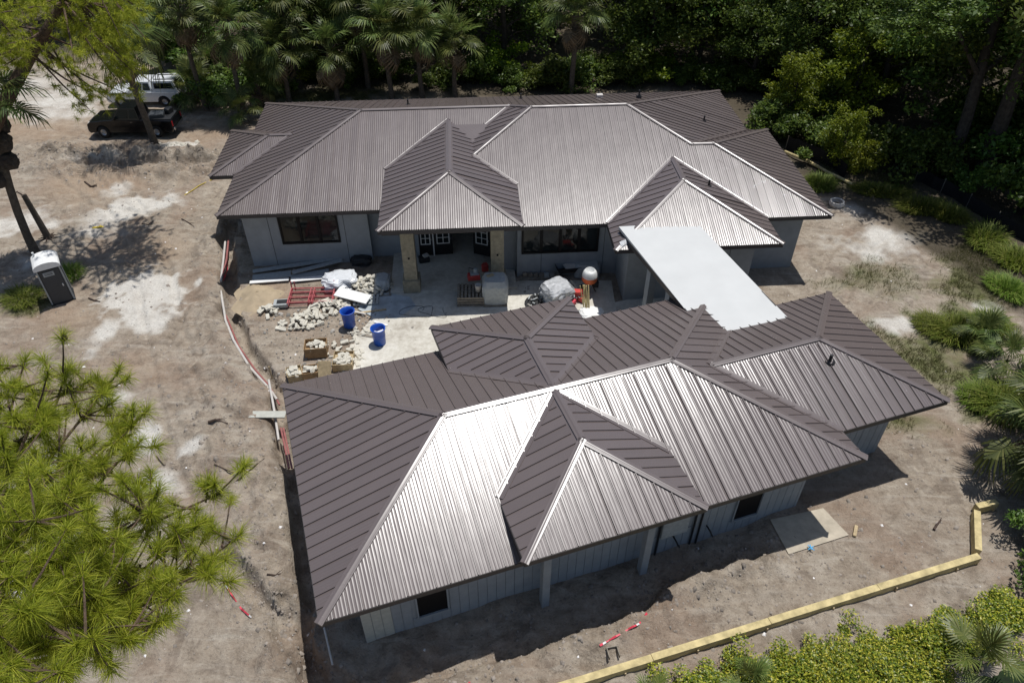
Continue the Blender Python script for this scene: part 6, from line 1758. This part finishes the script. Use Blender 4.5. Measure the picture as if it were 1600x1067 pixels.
# yellow pipe and black silt fence at the wood edge
run_pipe('long yellow pipe lying along the wood edge', [(17.64, 44.23), (18.71, 42.82), (19.38, 41.39), (20.41, 39.79)], 0.09, 'lumber_yellow', 'yellow_pipe', 0.18, 'pipe')
def silt(label, pts, hgt=0.75):
    t = thing('silt_fence', label, 'silt fence', (0, 0, 0), 0, 'black silt fences')
    V = []; F = []
    Q_ = []
    for i in range(len(pts) - 1):
        for q in np.linspace(0, 1, 6)[:-1]:
            Q_.append((pts[i][0] * (1 - q) + pts[i + 1][0] * q + random.gauss(0, 0.04), pts[i][1] * (1 - q) + pts[i + 1][1] * q + random.gauss(0, 0.04)))
    for x, y in Q_:
        z = gz(x, y)
        V += [(x, y, z - 0.1), (x + random.gauss(0, 0.03), y, z + hgt * random.uniform(0.9, 1.05)), (x + 0.02, y + 0.03, z + hgt * 0.9), (x + 0.02, y + 0.03, z - 0.1)]
    for i in range(len(Q_) - 1):
        for k in range(3):
            F.append((i * 4 + k, i * 4 + 4 + k, i * 4 + 5 + k, i * 4 + 1 + k))
    mesh_obj('fabric', V, F, 'silt_fabric', t)
    for x, y in Q_[::5]:
        MB().box((x, y + 0.05, gz(x, y) + 0.4), (0.04, 0.04, 1.0)).build('stake', 'wood_grey', t)
silt('black silt fence behind the yellow pipe', [(17.91, 44.86), (19.03, 43.60), (20.00, 42.05), (20.37, 40.57)], 0.9)
silt('long black silt fence along the right wood edge', [(24.66, 40.57), (25.53, 39.17), (26.23, 37.39), (26.93, 35.46), (28.22, 32.91)], 0.8)
# sticks and branches on the dirt
def stick(label, pts, r0=0.035):
    P_ = [(p[0], p[1], gz(*p) + 0.04) for p in pts]
    o = MB().tube(P_, [r0, r0 * 0.8, r0 * 0.35], 6)
    a, b_ = Vector(P_[1]), Vector(P_[2])
    o.tube([P_[1], tuple(a.lerp(b_, 0.6) + Vector((0.12, 0.14, 0.06)))], [r0 * 0.5, r0 * 0.2], 5)
    tag(o.build('fallen_branch', 'stick'), label, 'branch', 'fallen sticks on the dirt')
stick('forked dark stick near the plank over the trench', [(-12.03, 20.10), (-11.76, 20.21), (-11.27, 20.10)], 0.06)
stick('long curved branch in the dirt right of the foreground pine', [(-10.47, 16.71), (-10.08, 17.23), (-9.31, 18.20)], 0.04)
stick('thin branch lying above the long curved one', [(-11.13, 17.96), (-10.37, 17.65), (-9.73, 17.96)], 0.03)
stick('short stick below the portable toilet', [(-20.61, 28.67), (-20.27, 28.47), (-19.92, 28.36)], 0.05)
stick('dark stick on the dirt below the spoil rows', [(-25.89, 40.26), (-25.41, 39.94), (-24.92, 39.71)], 0.07)
stick('bent stick beside the upper sand patch', [(-20.67, 35.59), (-20.26, 35.46), (-20.10, 35.79)], 0.04)
stick('thin curved branch above the pine tips', [(-13.69, 18.68), (-13.20, 18.20), (-12.69, 18.05)], 0.022)
stick('stick lying near the west wing corner', [(-18.53, 35.93), (-18.02, 35.59), (-17.61, 35.19)], 0.04)
stick('dark bark chunk near the yellow beam corner', [(14.83, 15.38), (15.05, 15.62), (15.26, 15.78)], 0.05)
stick('small stick beside the big crack', [(-8.07, 13.45), (-7.83, 13.49), (-7.67, 13.57)], 0.035)
o = MB().box((0, 0, 0.05), (0.5, 0.12, 0.1), rz=1.1, bev=0.02).build('split_wood', 'wood_fresh'); x, y = (12.05, 15.33); o.location = (x, y, gz(x, y)); tag(o, 'pale split wood beside the sunlit plywood', 'wood')
# pale rubble by the spoil row and dirt clods, too many to count
def scatter(name, label, cat, m, pts, smin, smax, seed, flat=0.6):
    r_ = np.random.default_rng(seed)
    n = len(pts)
    base = np.array([(-1, -1, -1), (1, -1, -1), (1, 1, -1), (-1, 1, -1), (-0.7, -0.7, 1), (0.7, -0.7, 1), (0.7, 0.7, 1), (-0.7, 0.7, 1)], float)
    Fb = np.array([(4, 5, 6), (4, 6, 7), (0, 1, 5), (0, 5, 4), (1, 2, 6), (1, 6, 5), (2, 3, 7), (2, 7, 6), (3, 0, 4), (3, 4, 7)])
    s_ = r_.uniform(smin, smax, n) * (0.4 + r_.random(n) ** 3 * 1.4)
    V = base[None] * (1 + r_.uniform(-0.4, 0.4, (n, 8, 3))) * s_[:, None, None] * [1, 1, flat]
    a = r_.random(n) * 6.28
    c, s2 = np.cos(a)[:, None], np.sin(a)[:, None]
    X = V[..., 0] * c - V[..., 1] * s2; Y = V[..., 0] * s2 + V[..., 1] * c
    z = ground_height(pts[:, 0], pts[:, 1])
    V = np.stack([X + pts[:, 0:1], Y + pts[:, 1:2], V[..., 2] + z[:, None]], -1).reshape(-1, 3)
    F = (Fb[None] + (np.arange(n) * 8)[:, None, None]).reshape(-1, 3)
    o = mesh_obj(name, None, None, None, data=tri_mesh(name, V, F, m))
    return tag(o, label, cat, kind='stuff')
rs = np.random.default_rng(3)
def along(pl, n, sd):
    pl = np.array(pl); k = rs.integers(0, len(pl) - 1, n); q = rs.random((n, 1))
    return pl[k] * (1 - q) + pl[k + 1] * q + rs.normal(0, sd, (n, 2))
pts = np.concatenate([along(TRENCH_W, 900, 0.55), along(CRACK, 700, 0.5), along(BANK, 900, 0.55), along(SPOIL, 1500, 0.8), along(SPOIL2, 700, 0.8), along(LMOUND, 700, 1.0),
                      np.stack([rs.uniform(-26, -6, 2600), rs.uniform(10, 46, 2600)], 1), np.stack([rs.uniform(6, 20, 1300), rs.uniform(11, 20, 1300)], 1), np.stack([rs.uniform(-2, 14, 900), rs.uniform(9.5, 15, 900)], 1)])
ca, sa = math.cos(B_R), math.sin(B_R)
ub = (pts[:, 0] - B_O[0]) * ca + (pts[:, 1] - B_O[1]) * sa; vb = -(pts[:, 0] - B_O[0]) * sa + (pts[:, 1] - B_O[1]) * ca
pts = pts[~((ub > 0.8) & (ub < 22) & (vb > 0.9) & (vb < 9.6))]
scatter('dirt_clods', 'brown dirt clods strewn over the yard and trench edges', 'dirt', 'clod', pts, 0.015, 0.05, 1)
pw = np.stack([rs.uniform(-26, 20, 420), rs.uniform(10, 44, 420)], 1)
ub = (pw[:, 0] - B_O[0]) * ca + (pw[:, 1] - B_O[1]) * sa; vb = -(pw[:, 0] - B_O[0]) * sa + (pw[:, 1] - B_O[1]) * ca
pw = pw[~((ub > 0.8) & (ub < 22) & (vb > 0.9) & (vb < 9.6))]
scatter('litter_scraps', 'tiny pale scraps scattered over the yard', 'litter', 'tape_white', pw, 0.02, 0.05, 2, 0.3)
ch = np.concatenate([np.array((-9.05, 27.09)) + rs.normal(0, 1, (230, 2)) * [1.6, 0.9], np.array((-6.34, 27.09)) + rs.normal(0, 1, (110, 2)) * [1.3, 0.8], np.array((1.58, 29.35)) + rs.normal(0, 1, (120, 2)) * [1.3, 0.5], np.array((-8.44, 23.96)) + rs.normal(0, 1, (120, 2)) * [1.0, 0.5]])
o = scatter('court_rubble', 'small chips of stone and trash strewn over the court', 'rubble', 'rubble', ch, 0.02, 0.06, 8)
o.location.z = 0.05
pc = np.array((-22.22, 45.23)) + rs.normal(0, 1, (60, 2)) * [0.9, 0.25]
scatter('pale_rubble', 'pale rubble lying behind the spoil row below the black truck', 'rubble', 'veneer_stone', pc, 0.04, 0.12, 4)
